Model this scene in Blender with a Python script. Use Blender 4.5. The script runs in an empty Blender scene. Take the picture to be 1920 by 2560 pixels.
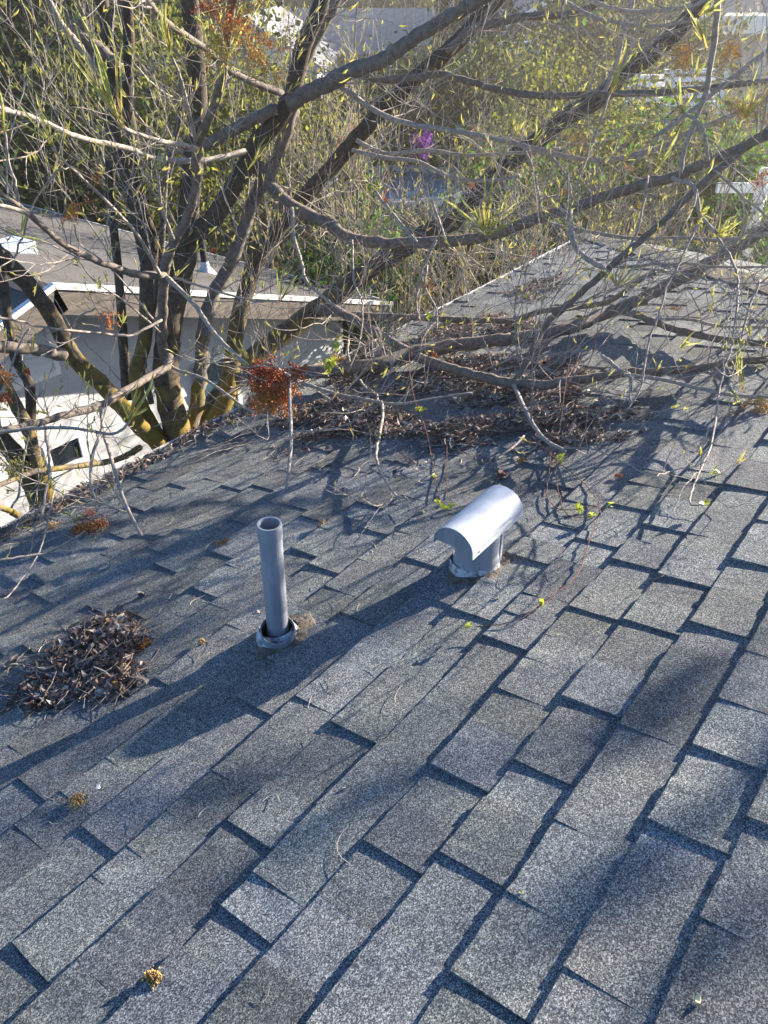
import bpy, math, random
import numpy as np
from mathutils import Vector, Matrix
random.seed(7); rng = np.random.default_rng(11)
S = bpy.context.scene; COL = S.collection
R_ = math.radians

# ---------------- camera, sky, sun, exposure ----------------
F = 1986.95                                   # focal length in photo pixels (1920 x 2560)
RM = np.array([[0.6154, -0.4533, 0.6448], [-0.7882, -0.3451, 0.5096], [-0.0085, -0.8218, -0.5697]])
CAM = np.array([0.0, 0.2894, 1.1572])
cd = bpy.data.cameras.new('camera'); cam = bpy.data.objects.new('camera', cd); COL.objects.link(cam)
rx, ry, rz = RM[:, 0], -RM[:, 1], -RM[:, 2]
cam.matrix_world = Matrix(((rx[0], ry[0], rz[0], CAM[0]), (rx[1], ry[1], rz[1], CAM[1]), (rx[2], ry[2], rz[2], CAM[2]), (0, 0, 0, 1)))
cd.sensor_width = 36; cd.sensor_fit = 'AUTO'; cd.lens = F / 2560 * 36
cd.clip_start = 0.05; cd.clip_end = 1000
S.camera = cam

SUN_EL = R_(17.0); SUN_DIR = np.array([0.944, -0.33, 0.0]); SUN_DIR /= np.linalg.norm(SUN_DIR)
SUN = np.array([SUN_DIR[0] * math.cos(SUN_EL), SUN_DIR[1] * math.cos(SUN_EL), math.sin(SUN_EL)])
w = bpy.data.worlds.new('World'); S.world = w; w.use_nodes = True
nt = w.node_tree; bg = nt.nodes['Background']; sk = nt.nodes.new('ShaderNodeTexSky')
sk.sky_type = 'NISHITA'; sk.sun_disc = False; sk.sun_elevation = SUN_EL
sk.sun_rotation = math.atan2(SUN[0], SUN[1]); sk.air_density = 1.0; sk.dust_density = 0.4; sk.ozone_density = 6.0
nt.links.new(sk.outputs[0], bg.inputs[0]); bg.inputs[1].default_value = 0.065
sd = bpy.data.lights.new('sun', 'SUN'); sd.energy = 5.0; sd.angle = R_(0.5); sd.color = (1.0, 0.875, 0.72)
so = bpy.data.objects.new('sun', sd); COL.objects.link(so)
so.rotation_euler = Vector(SUN).to_track_quat('Z', 'Y').to_euler()
S.view_settings.view_transform = 'Standard'; S.view_settings.look = 'None'
S.view_settings.exposure = 2.3; S.view_settings.gamma = 1.0
S.cycles.max_bounces = 5; S.cycles.diffuse_bounces = 3; S.cycles.glossy_bounces = 2; S.cycles.transmission_bounces = 3

# ---------------- geometry helpers ----------------
PIT = R_(14.04); CP, SP = math.cos(PIT), math.sin(PIT)
NRM = np.array([0, SP, CP]); DWN = np.array([0, CP, -SP]); AX = np.array([1.0, 0, 0])
V0 = 1.0348; EXPO = 0.143
def A(*v): return np.array(v, float)
def ray(x, y):
    d = RM @ np.array([x - 960, y - 1280, F]); return d / np.linalg.norm(d)
def pr(x, y, r): return CAM + ray(x, y) * r
def on_roof(x, y, off=0.0):
    d = ray(x, y); return CAM + d * ((off - CAM @ NRM) / (d @ NRM))
def on_y(x, y, Y):
    d = ray(x, y); return CAM + d * ((Y - CAM[1]) / d[1])
def on_z(x, y, Z):
    d = ray(x, y); return CAM + d * ((Z - CAM[2]) / d[2])
def rp(a, b, h=0.0): return a * AX + b * DWN + h * NRM
def unit(v):
    v = np.asarray(v, float); return v / (np.linalg.norm(v) + 1e-12)

class MB:
    def __init__(s): s.v = []; s.f = []; s.c = []; s.n = 0
    def add(s, verts, faces, col=(1, 1, 1)):
        verts = np.asarray(verts, float).reshape(-1, 3); b = s.n
        s.v.append(verts); s.n += len(verts)
        s.f.extend([tuple(b + i for i in f) for f in faces])
        c = np.asarray(col, float)
        s.c.append(np.tile(c, (len(verts), 1)) if c.ndim == 1 else c)
    def box(s, lo, hi, col=(1, 1, 1), fr=None):
        x0, y0, z0 = lo; x1, y1, z1 = hi
        v = A((x0, y0, z0), (x1, y0, z0), (x1, y1, z0), (x0, y1, z0), (x0, y0, z1), (x1, y0, z1), (x1, y1, z1), (x0, y1, z1))
        if fr is not None: v = fr[0] + v @ np.array(fr[1:])
        s.add(v, [(3, 2, 1, 0), (4, 5, 6, 7), (0, 1, 5, 4), (1, 2, 6, 5), (2, 3, 7, 6), (3, 0, 4, 7)], col)
    def tube(s, pts, rad, sides=6, col=(1, 1, 1), cap=True, rough=0.0):
        pts = np.asarray(pts, float); n = len(pts)
        rad = np.broadcast_to(np.asarray(rad, float), (n,))
        t = np.gradient(pts, axis=0); t /= np.linalg.norm(t, axis=1)[:, None] + 1e-12
        u = np.cross(t[0], A(0.31, 0.2, 0.93)); u = unit(u)
        ang = np.linspace(0, 2 * math.pi, sides, endpoint=False); ca, sa = np.cos(ang), np.sin(ang)
        V = np.empty((n, sides, 3))
        for i in range(n):
            u = unit(u - (u @ t[i]) * t[i]); q = np.cross(t[i], u)
            r = rad[i] * (1 + (rng.normal(0, rough, sides) if rough else 0))
            V[i] = pts[i] + (ca * r)[:, None] * u + (sa * r)[:, None] * q
        f = []
        for i in range(n - 1):
            for j in range(sides):
                k = (j + 1) % sides
                f.append((i * sides + j, i * sides + k, (i + 1) * sides + k, (i + 1) * sides + j))
        if cap: f.append(tuple(range(sides - 1, -1, -1))); f.append(tuple((n - 1) * sides + j for j in range(sides)))
        c = np.asarray(col, float)
        if c.ndim == 2: c = np.repeat(c, sides, axis=0)
        s.add(V.reshape(-1, 3), f, c)
    def build(s, name, mat, parent=None, origin=None, smooth=False):
        me = bpy.data.meshes.new(name)
        V = np.concatenate(s.v) if s.v else np.zeros((0, 3))
        if origin is not None: V = V - np.asarray(origin)
        me.from_pydata(V.tolist(), [], s.f); me.update()
        at = me.attributes.new('Col', 'FLOAT_COLOR', 'POINT')
        c = np.ones((s.n, 4), np.float32); c[:, :3] = np.concatenate(s.c); at.data.foreach_set('color', c.ravel())
        if smooth: me.polygons.foreach_set('use_smooth', [True] * len(me.polygons))
        me.materials.append(mat)
        o = bpy.data.objects.new(name, me); COL.objects.link(o)
        if parent is not None: o.parent = parent
        elif origin is not None: o.location = origin
        return o
def thing(name, label, cat, loc=(0, 0, 0), group=None, kind=None):
    o = bpy.data.objects.new(name, None); COL.objects.link(o); o.location = loc; o.empty_display_size = 0.1
    return tag(o, label, cat, group, kind)
def tag(o, label=None, cat=None, group=None, kind=None):
    for k, v in (('label', label), ('category', cat), ('group', group), ('kind', kind)):
        if v: o[k] = v
    return o
def spline(pts, step=4):
    P = np.asarray(pts, float)
    if len(P) < 3: 
        t = np.linspace(0, 1, step + 1)[:, None]; return P[0] * (1 - t) + P[1] * t
    Q = np.vstack([2 * P[0] - P[1], P, 2 * P[-1] - P[-2]]); out = []
    for i in range(1, len(Q) - 2):
        for k in range(step):
            t = k / step; a, b, c, d = Q[i - 1], Q[i], Q[i + 1], Q[i + 2]
            out.append(0.5 * (2 * b + (c - a) * t + (2 * a - 5 * b + 4 * c - d) * t * t + (3 * b - a - 3 * c + d) * t ** 3))
    out.append(P[-1]); return np.array(out)

# ---------------- materials ----------------
def nodes(m):
    m.use_nodes = True; t = m.node_tree; return t, t.nodes, t.links, t.nodes['Principled BSDF']
def ramp(n, stops):
    r = n.new('ShaderNodeValToRGB'); e = r.color_ramp.elements
    while len(e) < len(stops): e.new(0.5)
    for q, (p, c) in zip(e, stops): q.position = p; q.color = (*c, 1)
    return r
def noise(n, l, co, scale, detail=4, rough=0.6):
    q = n.new('ShaderNodeTexNoise'); q.inputs['Scale'].default_value = scale; q.inputs['Detail'].default_value = detail
    q.inputs['Roughness'].default_value = rough; l.new(co, q.inputs['Vector']); return q
def mixc(n, l, mode, fac, a, b):
    q = n.new('ShaderNodeMix'); q.data_type = 'RGBA'; q.blend_type = mode
    if isinstance(fac, (int, float)): q.inputs[0].default_value = fac
    else: l.new(fac, q.inputs[0])
    for s, x in ((6, a), (7, b)):
        if isinstance(x, tuple): q.inputs[s].default_value = (*x, 1)
        else: l.new(x, q.inputs[s])
    return q.outputs[2]
def M_var(name, c0, c1, scale=20, rough=0.8, bump=0.0, bscale=None, trans=0.0, metal=0.0, lo=0.3, hi=0.7, usecol=True, spec=None, stretch=None):
    """two-tone noise colour times the vertex colour, optional bump and translucency"""
    m = bpy.data.materials.new(name); t, n, l, p = nodes(m)
    co = n.new('ShaderNodeTexCoord').outputs['Object']
    if stretch:
        mp = n.new('ShaderNodeMapping'); mp.inputs['Scale'].default_value = stretch; l.new(co, mp.inputs['Vector']); co = mp.outputs[0]
    q = noise(n, l, co, scale); r = ramp(n, [(lo, c0), (hi, c1)]); l.new(q.outputs[0], r.inputs[0]); out = r.outputs[0]
    if usecol:
        at = n.new('ShaderNodeAttribute'); at.attribute_name = 'Col'; out = mixc(n, l, 'MULTIPLY', 1.0, out, at.outputs[0])
    l.new(out, p.inputs['Base Color']); p.inputs['Roughness'].default_value = rough; p.inputs['Metallic'].default_value = metal
    if spec is not None: p.inputs['Specular IOR Level'].default_value = spec
    if bump:
        b = n.new('ShaderNodeBump'); b.inputs['Strength'].default_value = bump; b.inputs['Distance'].default_value = 0.01
        q2 = noise(n, l, co, bscale or scale * 3, 5); l.new(q2.outputs[0], b.inputs['Height']); l.new(b.outputs[0], p.inputs['Normal'])
    if trans:
        tr = n.new('ShaderNodeBsdfTranslucent'); l.new(out, tr.inputs[0]); mx = n.new('ShaderNodeMixShader'); mx.inputs[0].default_value = trans
        l.new(p.outputs[0], mx.inputs[1]); l.new(tr.outputs[0], mx.inputs[2]); l.new(mx.outputs[0], n['Material Output'].inputs[0])
    return m
def M_shingle(name, scale=520, grain=1.0, base=(0.132, 0.149, 0.168)):
    m = bpy.data.materials.new(name); t, n, l, p = nodes(m)
    co = n.new('ShaderNodeTexCoord').outputs['Object']
    v = n.new('ShaderNodeTexVoronoi'); v.inputs['Scale'].default_value = scale; l.new(co, v.inputs['Vector'])
    sp = n.new('ShaderNodeSeparateColor'); l.new(v.outputs['Color'], sp.inputs[0])
    g = ramp(n, [(0.0, (0.18, 0.20, 0.24)), (0.35, (0.5, 0.53, 0.56)), (0.62, (0.95, 0.97, 0.95)), (0.85, (1.65, 1.65, 1.55)), (1.0, (2.7, 2.65, 2.45))]); l.new(sp.outputs[0], g.inputs[0])
    big = noise(n, l, co, 5, 5, 0.65); br = ramp(n, [(0.25, (0.72, 0.73, 0.80)), (0.75, (1.25, 1.2, 1.1))]); l.new(big.outputs[0], br.inputs[0])
    mid = noise(n, l, co, 45, 3); mr = ramp(n, [(0.3, (0.8, 0.8, 0.82)), (0.7, (1.18, 1.18, 1.15))]); l.new(mid.outputs[0], mr.inputs[0])
    at = n.new('ShaderNodeAttribute'); at.attribute_name = 'Col'
    o = mixc(n, l, 'MULTIPLY', 1.0, base, at.outputs[0]); o = mixc(n, l, 'MULTIPLY', 1.0, o, br.outputs[0])
    o = mixc(n, l, 'MULTIPLY', 1.0, o, mr.outputs[0]); o = mixc(n, l, 'MULTIPLY', grain, o, g.outputs[0])
    st = noise(n, l, co, 1.6, 6, 0.7); sr = ramp(n, [(0.42, (1, 1, 1)), (0.70, (1.08, 0.98, 0.87))]); l.new(st.outputs[0], sr.inputs[0]); o = mixc(n, l, 'MULTIPLY', 1.0, o, sr.outputs[0])
    l.new(o, p.inputs['Base Color']); p.inputs['Roughness'].default_value = 0.9; p.inputs['Specular IOR Level'].default_value = 0.25
    b = n.new('ShaderNodeBump'); b.inputs['Strength'].default_value = 0.55; b.inputs['Distance'].default_value = 0.0025
    l.new(sp.outputs[1], b.inputs['Height']); l.new(b.outputs[0], p.inputs['Normal'])
    return m
def M_bark(name, c0, c1, moss=None, mlo=0.5, mhi=0.62, sc=30):
    m = bpy.data.materials.new(name); t, n, l, p = nodes(m)
    co = n.new('ShaderNodeTexCoord').outputs['Object']
    q = noise(n, l, co, sc, 6, 0.7); r = ramp(n, [(0.3, c0), (0.7, c1)]); l.new(q.outputs[0], r.inputs[0]); o = r.outputs[0]
    at = n.new('ShaderNodeAttribute'); at.attribute_name = 'Col'; sp = n.new('ShaderNodeSeparateColor'); l.new(at.outputs[0], sp.inputs[0])
    if moss:
        a = noise(n, l, co, 9, 6, 0.75); mr = ramp(n, [(mlo, (0, 0, 0)), (mhi, (1, 1, 1))]); 
        ad = n.new('ShaderNodeMath'); ad.operation = 'MULTIPLY_ADD'; l.new(sp.outputs[0], ad.inputs[0]); ad.inputs[1].default_value = 0.45; l.new(a.outputs[0], ad.inputs[2])
        sb = n.new('ShaderNodeMath'); sb.operation = 'SUBTRACT'; l.new(ad.outputs[0], sb.inputs[0]); sb.inputs[1].default_value = 0.225
        l.new(sb.outputs[0], mr.inputs[0])
        o = mixc(n, l, 'MIX', mr.outputs[0], o, moss)
    l.new(o, p.inputs['Base Color']); p.inputs['Roughness'].default_value = 0.85; p.inputs['Specular IOR Level'].default_value = 0.2
    b = n.new('ShaderNodeBump'); b.inputs['Strength'].default_value = 0.7; b.inputs['Distance'].default_value = 0.006
    mp = n.new('ShaderNodeMapping'); l.new(co, mp.inputs[0]); q2 = noise(n, l, mp.outputs[0], sc * 3, 5, 0.7); l.new(q2.outputs[0], b.inputs['Height']); l.new(b.outputs[0], p.inputs['Normal'])
    return m
m_roof = M_shingle('shingle'); m_cap = M_shingle('shingle_cap', base=(0.17, 0.165, 0.15))
m_nroof = M_var('neighbour_shingle', (0.045, 0.043, 0.042), (0.11, 0.103, 0.097), 14, 0.9, 0.4, 120, stretch=(5, 1, 1))
m_white = M_var('white_paint', (0.70, 0.70, 0.69), (0.84, 0.84, 0.82), 4, 0.5)
m_siding = M_var('siding', (0.40, 0.41, 0.43), (0.52, 0.52, 0.52), 3, 0.6)
m_gutter = M_var('gutter_white', (0.5, 0.49, 0.46), (0.8, 0.8, 0.78), 12, 0.45)
m_fascia = M_var('fascia_wood', (0.06, 0.05, 0.045), (0.16, 0.135, 0.115), 12, 0.8, 0.4, 60, stretch=(0.3, 4, 4))
m_glass = M_var('dark_glass', (0.01, 0.012, 0.016), (0.03, 0.04, 0.05), 2, 0.08)
m_teal = M_var('teal_paint', (0.02, 0.06, 0.09), (0.04, 0.10, 0.13), 5, 0.5)
m_pvc = M_var('painted_pipe', (0.15, 0.17, 0.20), (0.30, 0.32, 0.36), 30, 0.5, 0.15, 90, stretch=(1, 1, 0.25), lo=.2, hi=.75)
m_galv = M_var('painted_metal', (0.38, 0.41, 0.46), (0.54, 0.57, 0.61), 14, 0.36, 0.12, 18)
m_pool = M_var('pool_blue', (0.03, 0.17, 0.32), (0.05, 0.24, 0.42), 5, 0.4)
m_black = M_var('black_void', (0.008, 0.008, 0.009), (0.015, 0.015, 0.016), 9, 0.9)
m_mastic = M_var('mastic', (0.05, 0.043, 0.037), (0.19, 0.16, 0.13), 40, 0.95, 0.9, 120)
m_flash = M_var('flashing_paint', (0.09, 0.10, 0.11), (0.46, 0.47, 0.48), 34, 0.6, 0.5, 80, lo=0.42, hi=0.54)
m_trunk = M_bark('trunk_bark', (0.032, 0.026, 0.020), (0.12, 0.096, 0.072), (0.20, 0.14, 0.03), 0.44, 0.64)
m_limb = M_bark('limb_bark', (0.085, 0.072, 0.062), (0.23, 0.195, 0.168), (0.17, 0.13, 0.03), 0.58, 0.72)
m_twig = M_bark('twig_bark', (0.17, 0.14, 0.12), (0.46, 0.41, 0.36), sc=60)
m_brush = M_bark('brush_bark', (0.22, 0.18, 0.11), (0.46, 0.40, 0.27), sc=60)
m_vine = M_bark('vine_bark', (0.12, 0.05, 0.04), (0.22, 0.11, 0.08), sc=80)
m_shoot = M_var('shoot_leaf', (0.33, 0.36, 0.09), (0.52, 0.53, 0.20), 30, 0.5, trans=0.45)
m_leaf = M_var('new_leaf', (0.9, 0.9, 0.9), (1.0, 1.0, 1.0), 30, 0.5, trans=0.4)
m_flower = M_var('flower', (0.75, 0.75, 0.75), (1.0, 1.0, 1.0), 90, 0.7, trans=0.15)
m_litter = M_var('dead_leaf', (0.6, 0.6, 0.6), (1.0, 1.0, 1.0), 60, 0.8, trans=0.1)
m_fol = M_var('foliage', (0.7, 0.7, 0.7), (1.0, 1.0, 1.0), 2, 0.75, trans=0.4, spec=0.15)
m_ground = M_var('ground', (0.05, 0.06, 0.02), (0.14, 0.11, 0.07), 1.2, 0.95, usecol=False)

# ---------------- thin lit volume added to stand in for lens glare ----------------
hz = MB(); hz.box((-31, -41, -5.5), (131, 151, 9)); m_glare_haze = bpy.data.materials.new('glare_haze'); m_glare_haze.use_nodes = True; hn = m_glare_haze.node_tree; hn.nodes.clear()
ho = hn.nodes.new('ShaderNodeOutputMaterial'); hv = hn.nodes.new('ShaderNodeVolumePrincipled'); hv.inputs['Density'].default_value = 0.0022; hv.inputs['Anisotropy'].default_value = 0.65; hv.inputs['Color'].default_value = (1.0, 0.94, 0.82, 1); hn.links.new(hv.outputs[0], ho.inputs['Volume'])
tag(hz.build('glare_haze', m_glare_haze), kind='stuff')
# ---------------- ground ----------------
GZ = -4.4
b = MB(); b.add(A((-30, -40, GZ), (130, -40, GZ), (130, 150, GZ), (-30, 150, GZ)), [(0, 1, 2, 3)])
tag(b.build('ground', m_ground), kind='structure')

# ---------------- the shingled house ----------------
house = thing('shingled_house', 'house whose grey asphalt shingle roof fills the foreground, with a white gutter full of litter', 'house', (0, 0, 0))
HIP = 3.42
EDGES = {-4: '.31S .42L .54S 1.32S 1.67S', -2: '.16S .33L .41S .51L .64S 1.18S 1.39S 1.91S 2.12S', -3: '.19L .39S 1.23S 1.54S 2.25S',
 0: '.33L .42S .5L .68S .89L 1.3S 1.5S 1.81S 1.86L 2.04S 2.29S', -1: '.21S .56S .68L .88S 1.37S 1.66S 1.87S 2.14S',
 1: '.39L .53L .66S .88S 1.14S 1.36S 1.49S 1.74S 1.95S 2.26S 2.32L 2.52S', 2: '.54L .71S .86L .97S 1.18S 1.49S 1.71S 1.86L 1.93S 2.24S',
 3: '.7S .87L 1.06S 1.15L 1.31S 1.54S 1.84S 2.05S', 4: '.63S .89L .95S 1.16S 1.48S', 5: '.81S 1.03S', -7: '1.29S 1.65S', -5: '.79S 1.05S 1.4S 1.65S',
 -9: '.7S .93S 1.2S 1.54S', -8: '.97S 1.71S', -6: '.9S 1.6S 1.8S', -11: '.89S 1.4S', -12: '.95S 1.29S 1.5S', -10: '.99S 1.27S', -15: '1.03S 1.28S',
 -13: '1.06S 1.48S 1.7S', -14: '1.63S', -16: '1.32S'}
def hwave(a, bb): return 0.0022 * math.sin(3.1 * a + 1.7 * bb) + 0.0016 * math.sin(7.3 * a - 4.1 * bb + 1) + 0.001 * math.sin(17 * a + 9 * bb)
def shingles(mb):
    rr = random.Random(5)
    for k in range(-16, 27):
        blo = V0 - k * EXPO
        ev = sorted((float(t[:-1]), t[-1]) for t in EDGES.get(k, '').split())
        amax = min(blo * CP + HIP, 7.0) + 0.05
        pts = []                                    # (a, kind) in order
        def fill(a0, a1):
            a = a0 + rr.uniform(0.05, 0.2); st = rr.random() < 0.5
            while a < a1 - 0.06:
                pts.append((a, 'S' if st else 'L')); a += rr.uniform(0.10, 0.27); st = not st
        if ev:
            fill(-1.2, ev[0][0] - 0.05)
            for i, e in enumerate(ev):
                pts.append(e)
                if i + 1 < len(ev):
                    g = ev[i + 1][0] - e[0]
                    if e[1] == 'S' and ev[i + 1][1] == 'S':
                        if g > 0.45:
                            fill(e[0] + 0.08, ev[i + 1][0] - 0.05)
                        else: pts.append((e[0] + g * rr.uniform(0.45, 0.62), 'L'))
            fill(ev[-1][0] + 0.1, amax)
        else: fill(-1.2, amax)
        pts = [(-1.3, 'L')] + pts + [(amax, 'L')]
        up = False
        for i in range(len(pts) - 1):
            a0, kd = pts[i]; a1 = pts[i + 1][0]
            tab = kd == 'S' or (kd == 'L' and up and rr.random() < 0.3)
            up = tab
            if a1 - a0 < 0.012: continue
            lo, hi = (0.0165, 0.0064) if tab else (0.0112, 0.0014)
            lo += rr.uniform(-0.001, 0.0012) + rr.choice((0, 0, 0.002)) * tab
            near = a0 < 2.2 and blo < 2.4
            nc = max(2, int((a1 - a0) / (0.018 if near else 0.07)))
            tone = rr.choice((0.80, 0.92, 1.0, 1.08, 1.2)) * rr.uniform(0.93, 1.07)
            col = (tone, tone * rr.uniform(0.985, 1.015), tone * rr.uniform(0.96, 1.04))
            jl = rr.uniform(-0.0025, 0.0025)
            V = []
            for c in range(nc + 1):
                a = a0 + (a1 - a0) * c / nc
                je = (jl + rr.uniform(-0.0011, 0.0011)) if near else jl
                ej = rr.uniform(-0.0008, 0.0008) if near else 0
                bl = blo + je; w0 = hwave(a, bl)
                curl = 0.002 * math.exp(-((a - a0) / 0.03) ** 2) if tab else 0
                for q, (bb, hh) in enumerate(((bl + 0.0006, -0.004), (bl, lo + curl - 0.0012 + ej), (bl - 0.0022, lo + curl + ej), (blo - EXPO * 0.5, (lo + hi) / 2 + hwave(a, blo - EXPO * .5) * 0 ), (blo - EXPO - 0.012, hi - 0.0007))):
                    aa = min(a, bb * CP + HIP)
                    if near and c in (0, nc) and 0 < q: aa += rr.uniform(-0.0010, 0.0010)
                    V.append(rp(aa, bb, hh + w0))
            f = []
            for c in range(nc):
                for q in range(4): f.append((c * 5 + q, c * 5 + q + 1, (c + 1) * 5 + q + 1, (c + 1) * 5 + q))
            n0 = len(V)                              # side skirts
            for c in (0, nc):
                s0 = len(V)
                for q in range(5): V.append(V[c * 5 + q] - NRM * 0.02)
                for q in range(4):
                    g = (c * 5 + q, s0 + q, s0 + q + 1, c * 5 + q + 1)
                    f.append(g if c == 0 else g[::-1])
            mb.add(V, f, col)
mb = MB(); shingles(mb)
e0 = -16 * EXPO; bE = V0 + 16 * EXPO - 0.004
tip = (bE * CP + HIP)
mb.add([rp(-1.3, bE, -0.012), rp(tip, bE, -0.012), rp(-2.7 * CP + HIP, -2.7, -0.012), rp(-1.3, -2.7, -0.012)], [(0, 1, 2, 3)], (0.6, 0.6, 0.6))
cz = -bE * SP; cx = tip; cy = bE * CP
for j in range(24):                                  # far face beyond the hip, strips lapped like courses
    x0 = cx - 0.2 * j; x1 = cx - 0.2 * (j + 1); z0 = cz + 0.25 * 0.2 * j; z1 = z0 + 0.05
    mb.add([(x0, -2.6, z0 + 0.008), (x0, x0 - HIP, z0 + 0.008), (x1, x1 - HIP, z1), (x1, -2.6, z1), (x0, -2.6, z0 - 0.01), (x0, x0 - HIP, z0 - 0.01)], [(0, 1, 2, 3), (4, 5, 1, 0)], (0.95, 0.95, 0.95))
mb.build('roof', m_roof, house)
cb = MB(); hd = unit(A(-1, -1, 0.25)); side = unit(A(1, -1, 0)); hup = unit(np.cross(side, hd)); hup = hup if hup[2] > 0 else -hup
for j in range(58):
    p = A(cx, cy, cz) + hd * (j * 0.14 - 0.02) + hup * 0.012; q = p + hd * 0.2
    t_ = random.uniform(0.85, 1.15); V = []
    for (c, hh) in ((p, 0.016), (q, 0.0)):
        for s_, dz in ((-0.15, -0.030), (-0.05, -0.008), (0, 0.0), (0.05, -0.008), (0.15, -0.030)): V.append(c + side * s_ + hup * (dz + hh))
    for s_, dz in ((-0.15, -0.030), (-0.05, -0.008), (0, 0.0), (0.05, -0.008), (0.15, -0.030)): V.append(p + side * s_ + hup * (dz + 0.002))
    cb.add(V, [(i, i + 1, i + 6, i + 5) for i in range(4)] + [(10 + i, 11 + i, i + 1, i) for i in range(4)], (t_, t_, t_))
cb.build('hip_cap', m_cap, house)
GY, GZL = 3.305, -0.828                              # outer lip of the gutter
prof = [(GY - .115, -.842), (GY - .112, -.925), (GY - .03, -.93), (GY - .002, -.87), (GY, GZL), (GY - .013, GZL), (GY - .013, GZL - .006), (GY - .004, GZL - .008), (GY - .006, -.868), (GY - .033, -.924), (GY - .108, -.92), (GY - .110, -.842)]
g = MB(); xs = np.linspace(-1.3, 6.75, 40); V = []
for x in xs:
    sag = 0.004 * math.sin(1.1 * x) + 0.002 * math.sin(3.3 * x)
    V += [(x, y, z + sag) for y, z in prof]
n_ = len(prof); g.add(V, [(i * n_ + j, i * n_ + (j + 1) % n_, (i + 1) * n_ + (j + 1) % n_, (i + 1) * n_ + j) for i in range(39) for j in range(n_)])
g.build('gutter', m_gutter, house)
f_ = MB(); f_.box((-1.3, 3.165, -1.02), (6.7, 3.188, -.845)); f_.box((6.66, -2.6, -1.02), (6.685, 3.16, -.85)); f_.box((-1.3, 2.8, -1.03), (6.6, 3.16, -1.022)); f_.build('fascia', m_white, house)
f_ = MB(); f_.box((-1.3, -2.6, GZ), (6.3, 2.79, -1.0)); f_.build('wall', m_siding, house)

# ---------------- plumbing pipe ----------------
PB = on_roof(697, 1600)
def ring(c, r, u, v, n=40, z=0.0): return [c + u * r * math.cos(a) + v * r * math.sin(a) + A(0, 0, z) for a in np.linspace(0, 2 * math.pi, n, endpoint=False)]
def lathe(mb, prof, c, ax=A(0, 0, 1), n=40, col=(1, 1, 1), wob=0.0):
    ax = unit(ax); u = unit(np.cross(ax, A(0.1, 1, 0.03))); v = np.cross(ax, u); V = []
    for r, z in prof:
        for a in np.linspace(0, 2 * math.pi, n, endpoint=False):
            rr = r * (1 + wob * (math.sin(3 * a + z * 80) + 0.6 * math.sin(7 * a + 2)))
            V.append(np.asarray(c) + ax * z + u * rr * math.cos(a) + v * rr * math.sin(a))
    m = len(prof); mb.add(V, [(i * n + j, i * n + (j + 1) % n, (i + 1) * n + (j + 1) % n, (i + 1) * n + j) for i in range(m - 1) for j in range(n)], col)
def mastic(mb, c, r0, r1, seed, h=0.012, sx=1.0, sy=1.0):
    rr = random.Random(seed); n = 64; m = 9; V = []; ph = [rr.uniform(0, 6.3) for _ in range(6)]
    for i in range(m):
        t = i / (m - 1)
        for j in range(n):
            a = 2 * math.pi * j / n
            R = r0 + (r1 * (1 + 0.14 * math.sin(2 * a + ph[0]) + 0.10 * math.sin(5 * a + ph[1]) + 0.05 * math.sin(11 * a + ph[2])) - r0) * t
            hh = h * (1 - t) ** 0.7 + 0.012 + 0.003 * math.sin(9 * a + 20 * t + ph[3]) * (1 - t) + rr.uniform(-0.0012, 0.0012) - 0.016 * (t > 0.99)
            V.append(np.asarray(c) + AX * R * math.cos(a) * sx + DWN * R * math.sin(a) * sy + NRM * hh)
    mb.add(V, [(i * n + j, i * n + (j + 1) % n, (i + 1) * n + (j + 1) % n, (i + 1) * n + j) for i in range(m - 1) for j in range(n)])
pipe = thing('vent_pipe', 'tall thin grey painted plumbing vent pipe standing open-topped on the shingles', 'vent pipe', PB)
lean = unit(A(0, 0, 1) + 0.024 * RM[:, 0]); mb = MB()
lathe(mb, [(0.0275, 0.02), (0.0295, 0.02), (0.0295, 0.352), (0.0312, 0.353), (0.0312, 0.392), (0.0306, 0.3945), (0.0262, 0.3945), (0.0258, 0.39), (0.0258, 0.10), (0.0005, 0.10)], PB, lean, 48)
mb.build('pipe', m_pvc, pipe, PB, True).modifiers.new('es', 'EDGE_SPLIT')
tc = unit((CAM - PB) * A(1, 1, 0)); tl = unit(A(0, 0, 1) + tc * 0.34); CB = PB + tc * 0.004
mb = MB(); lathe(mb, [(0.052, 0.0), (0.0475, 0.035), (0.0465, 0.068), (0.0452, 0.0695), (0.0440, 0.068), (0.0438, 0.052)], CB, tl, 44, wob=0.008)
mb.build('collar', m_pvc, pipe, PB, True).modifiers.new('es', 'EDGE_SPLIT')
mb = MB(); lathe(mb, [(0.0438, 0.054), (0.043, 0.03), (0.029, 0.022)], CB, tl, 44); mb.build('collar_gap_shade', m_black, pipe, PB, True)  # black surface puts the shade of the collar gap into the colour
mb = MB(); lathe(mb, [(0.064, 0.005), (0.060, 0.022), (0.052, 0.038), (0.0478, 0.044), (0.046, 0.045)], PB, unit(A(0, 0, 1) + NRM), 44, wob=0.02)
mb.build('flashing', m_flash, pipe, PB, True)
mb = MB(); mastic(mb, PB + AX * 0.015, 0.05, 0.092, 3); mb.build('sealant', m_mastic, pipe, PB, True)

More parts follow.
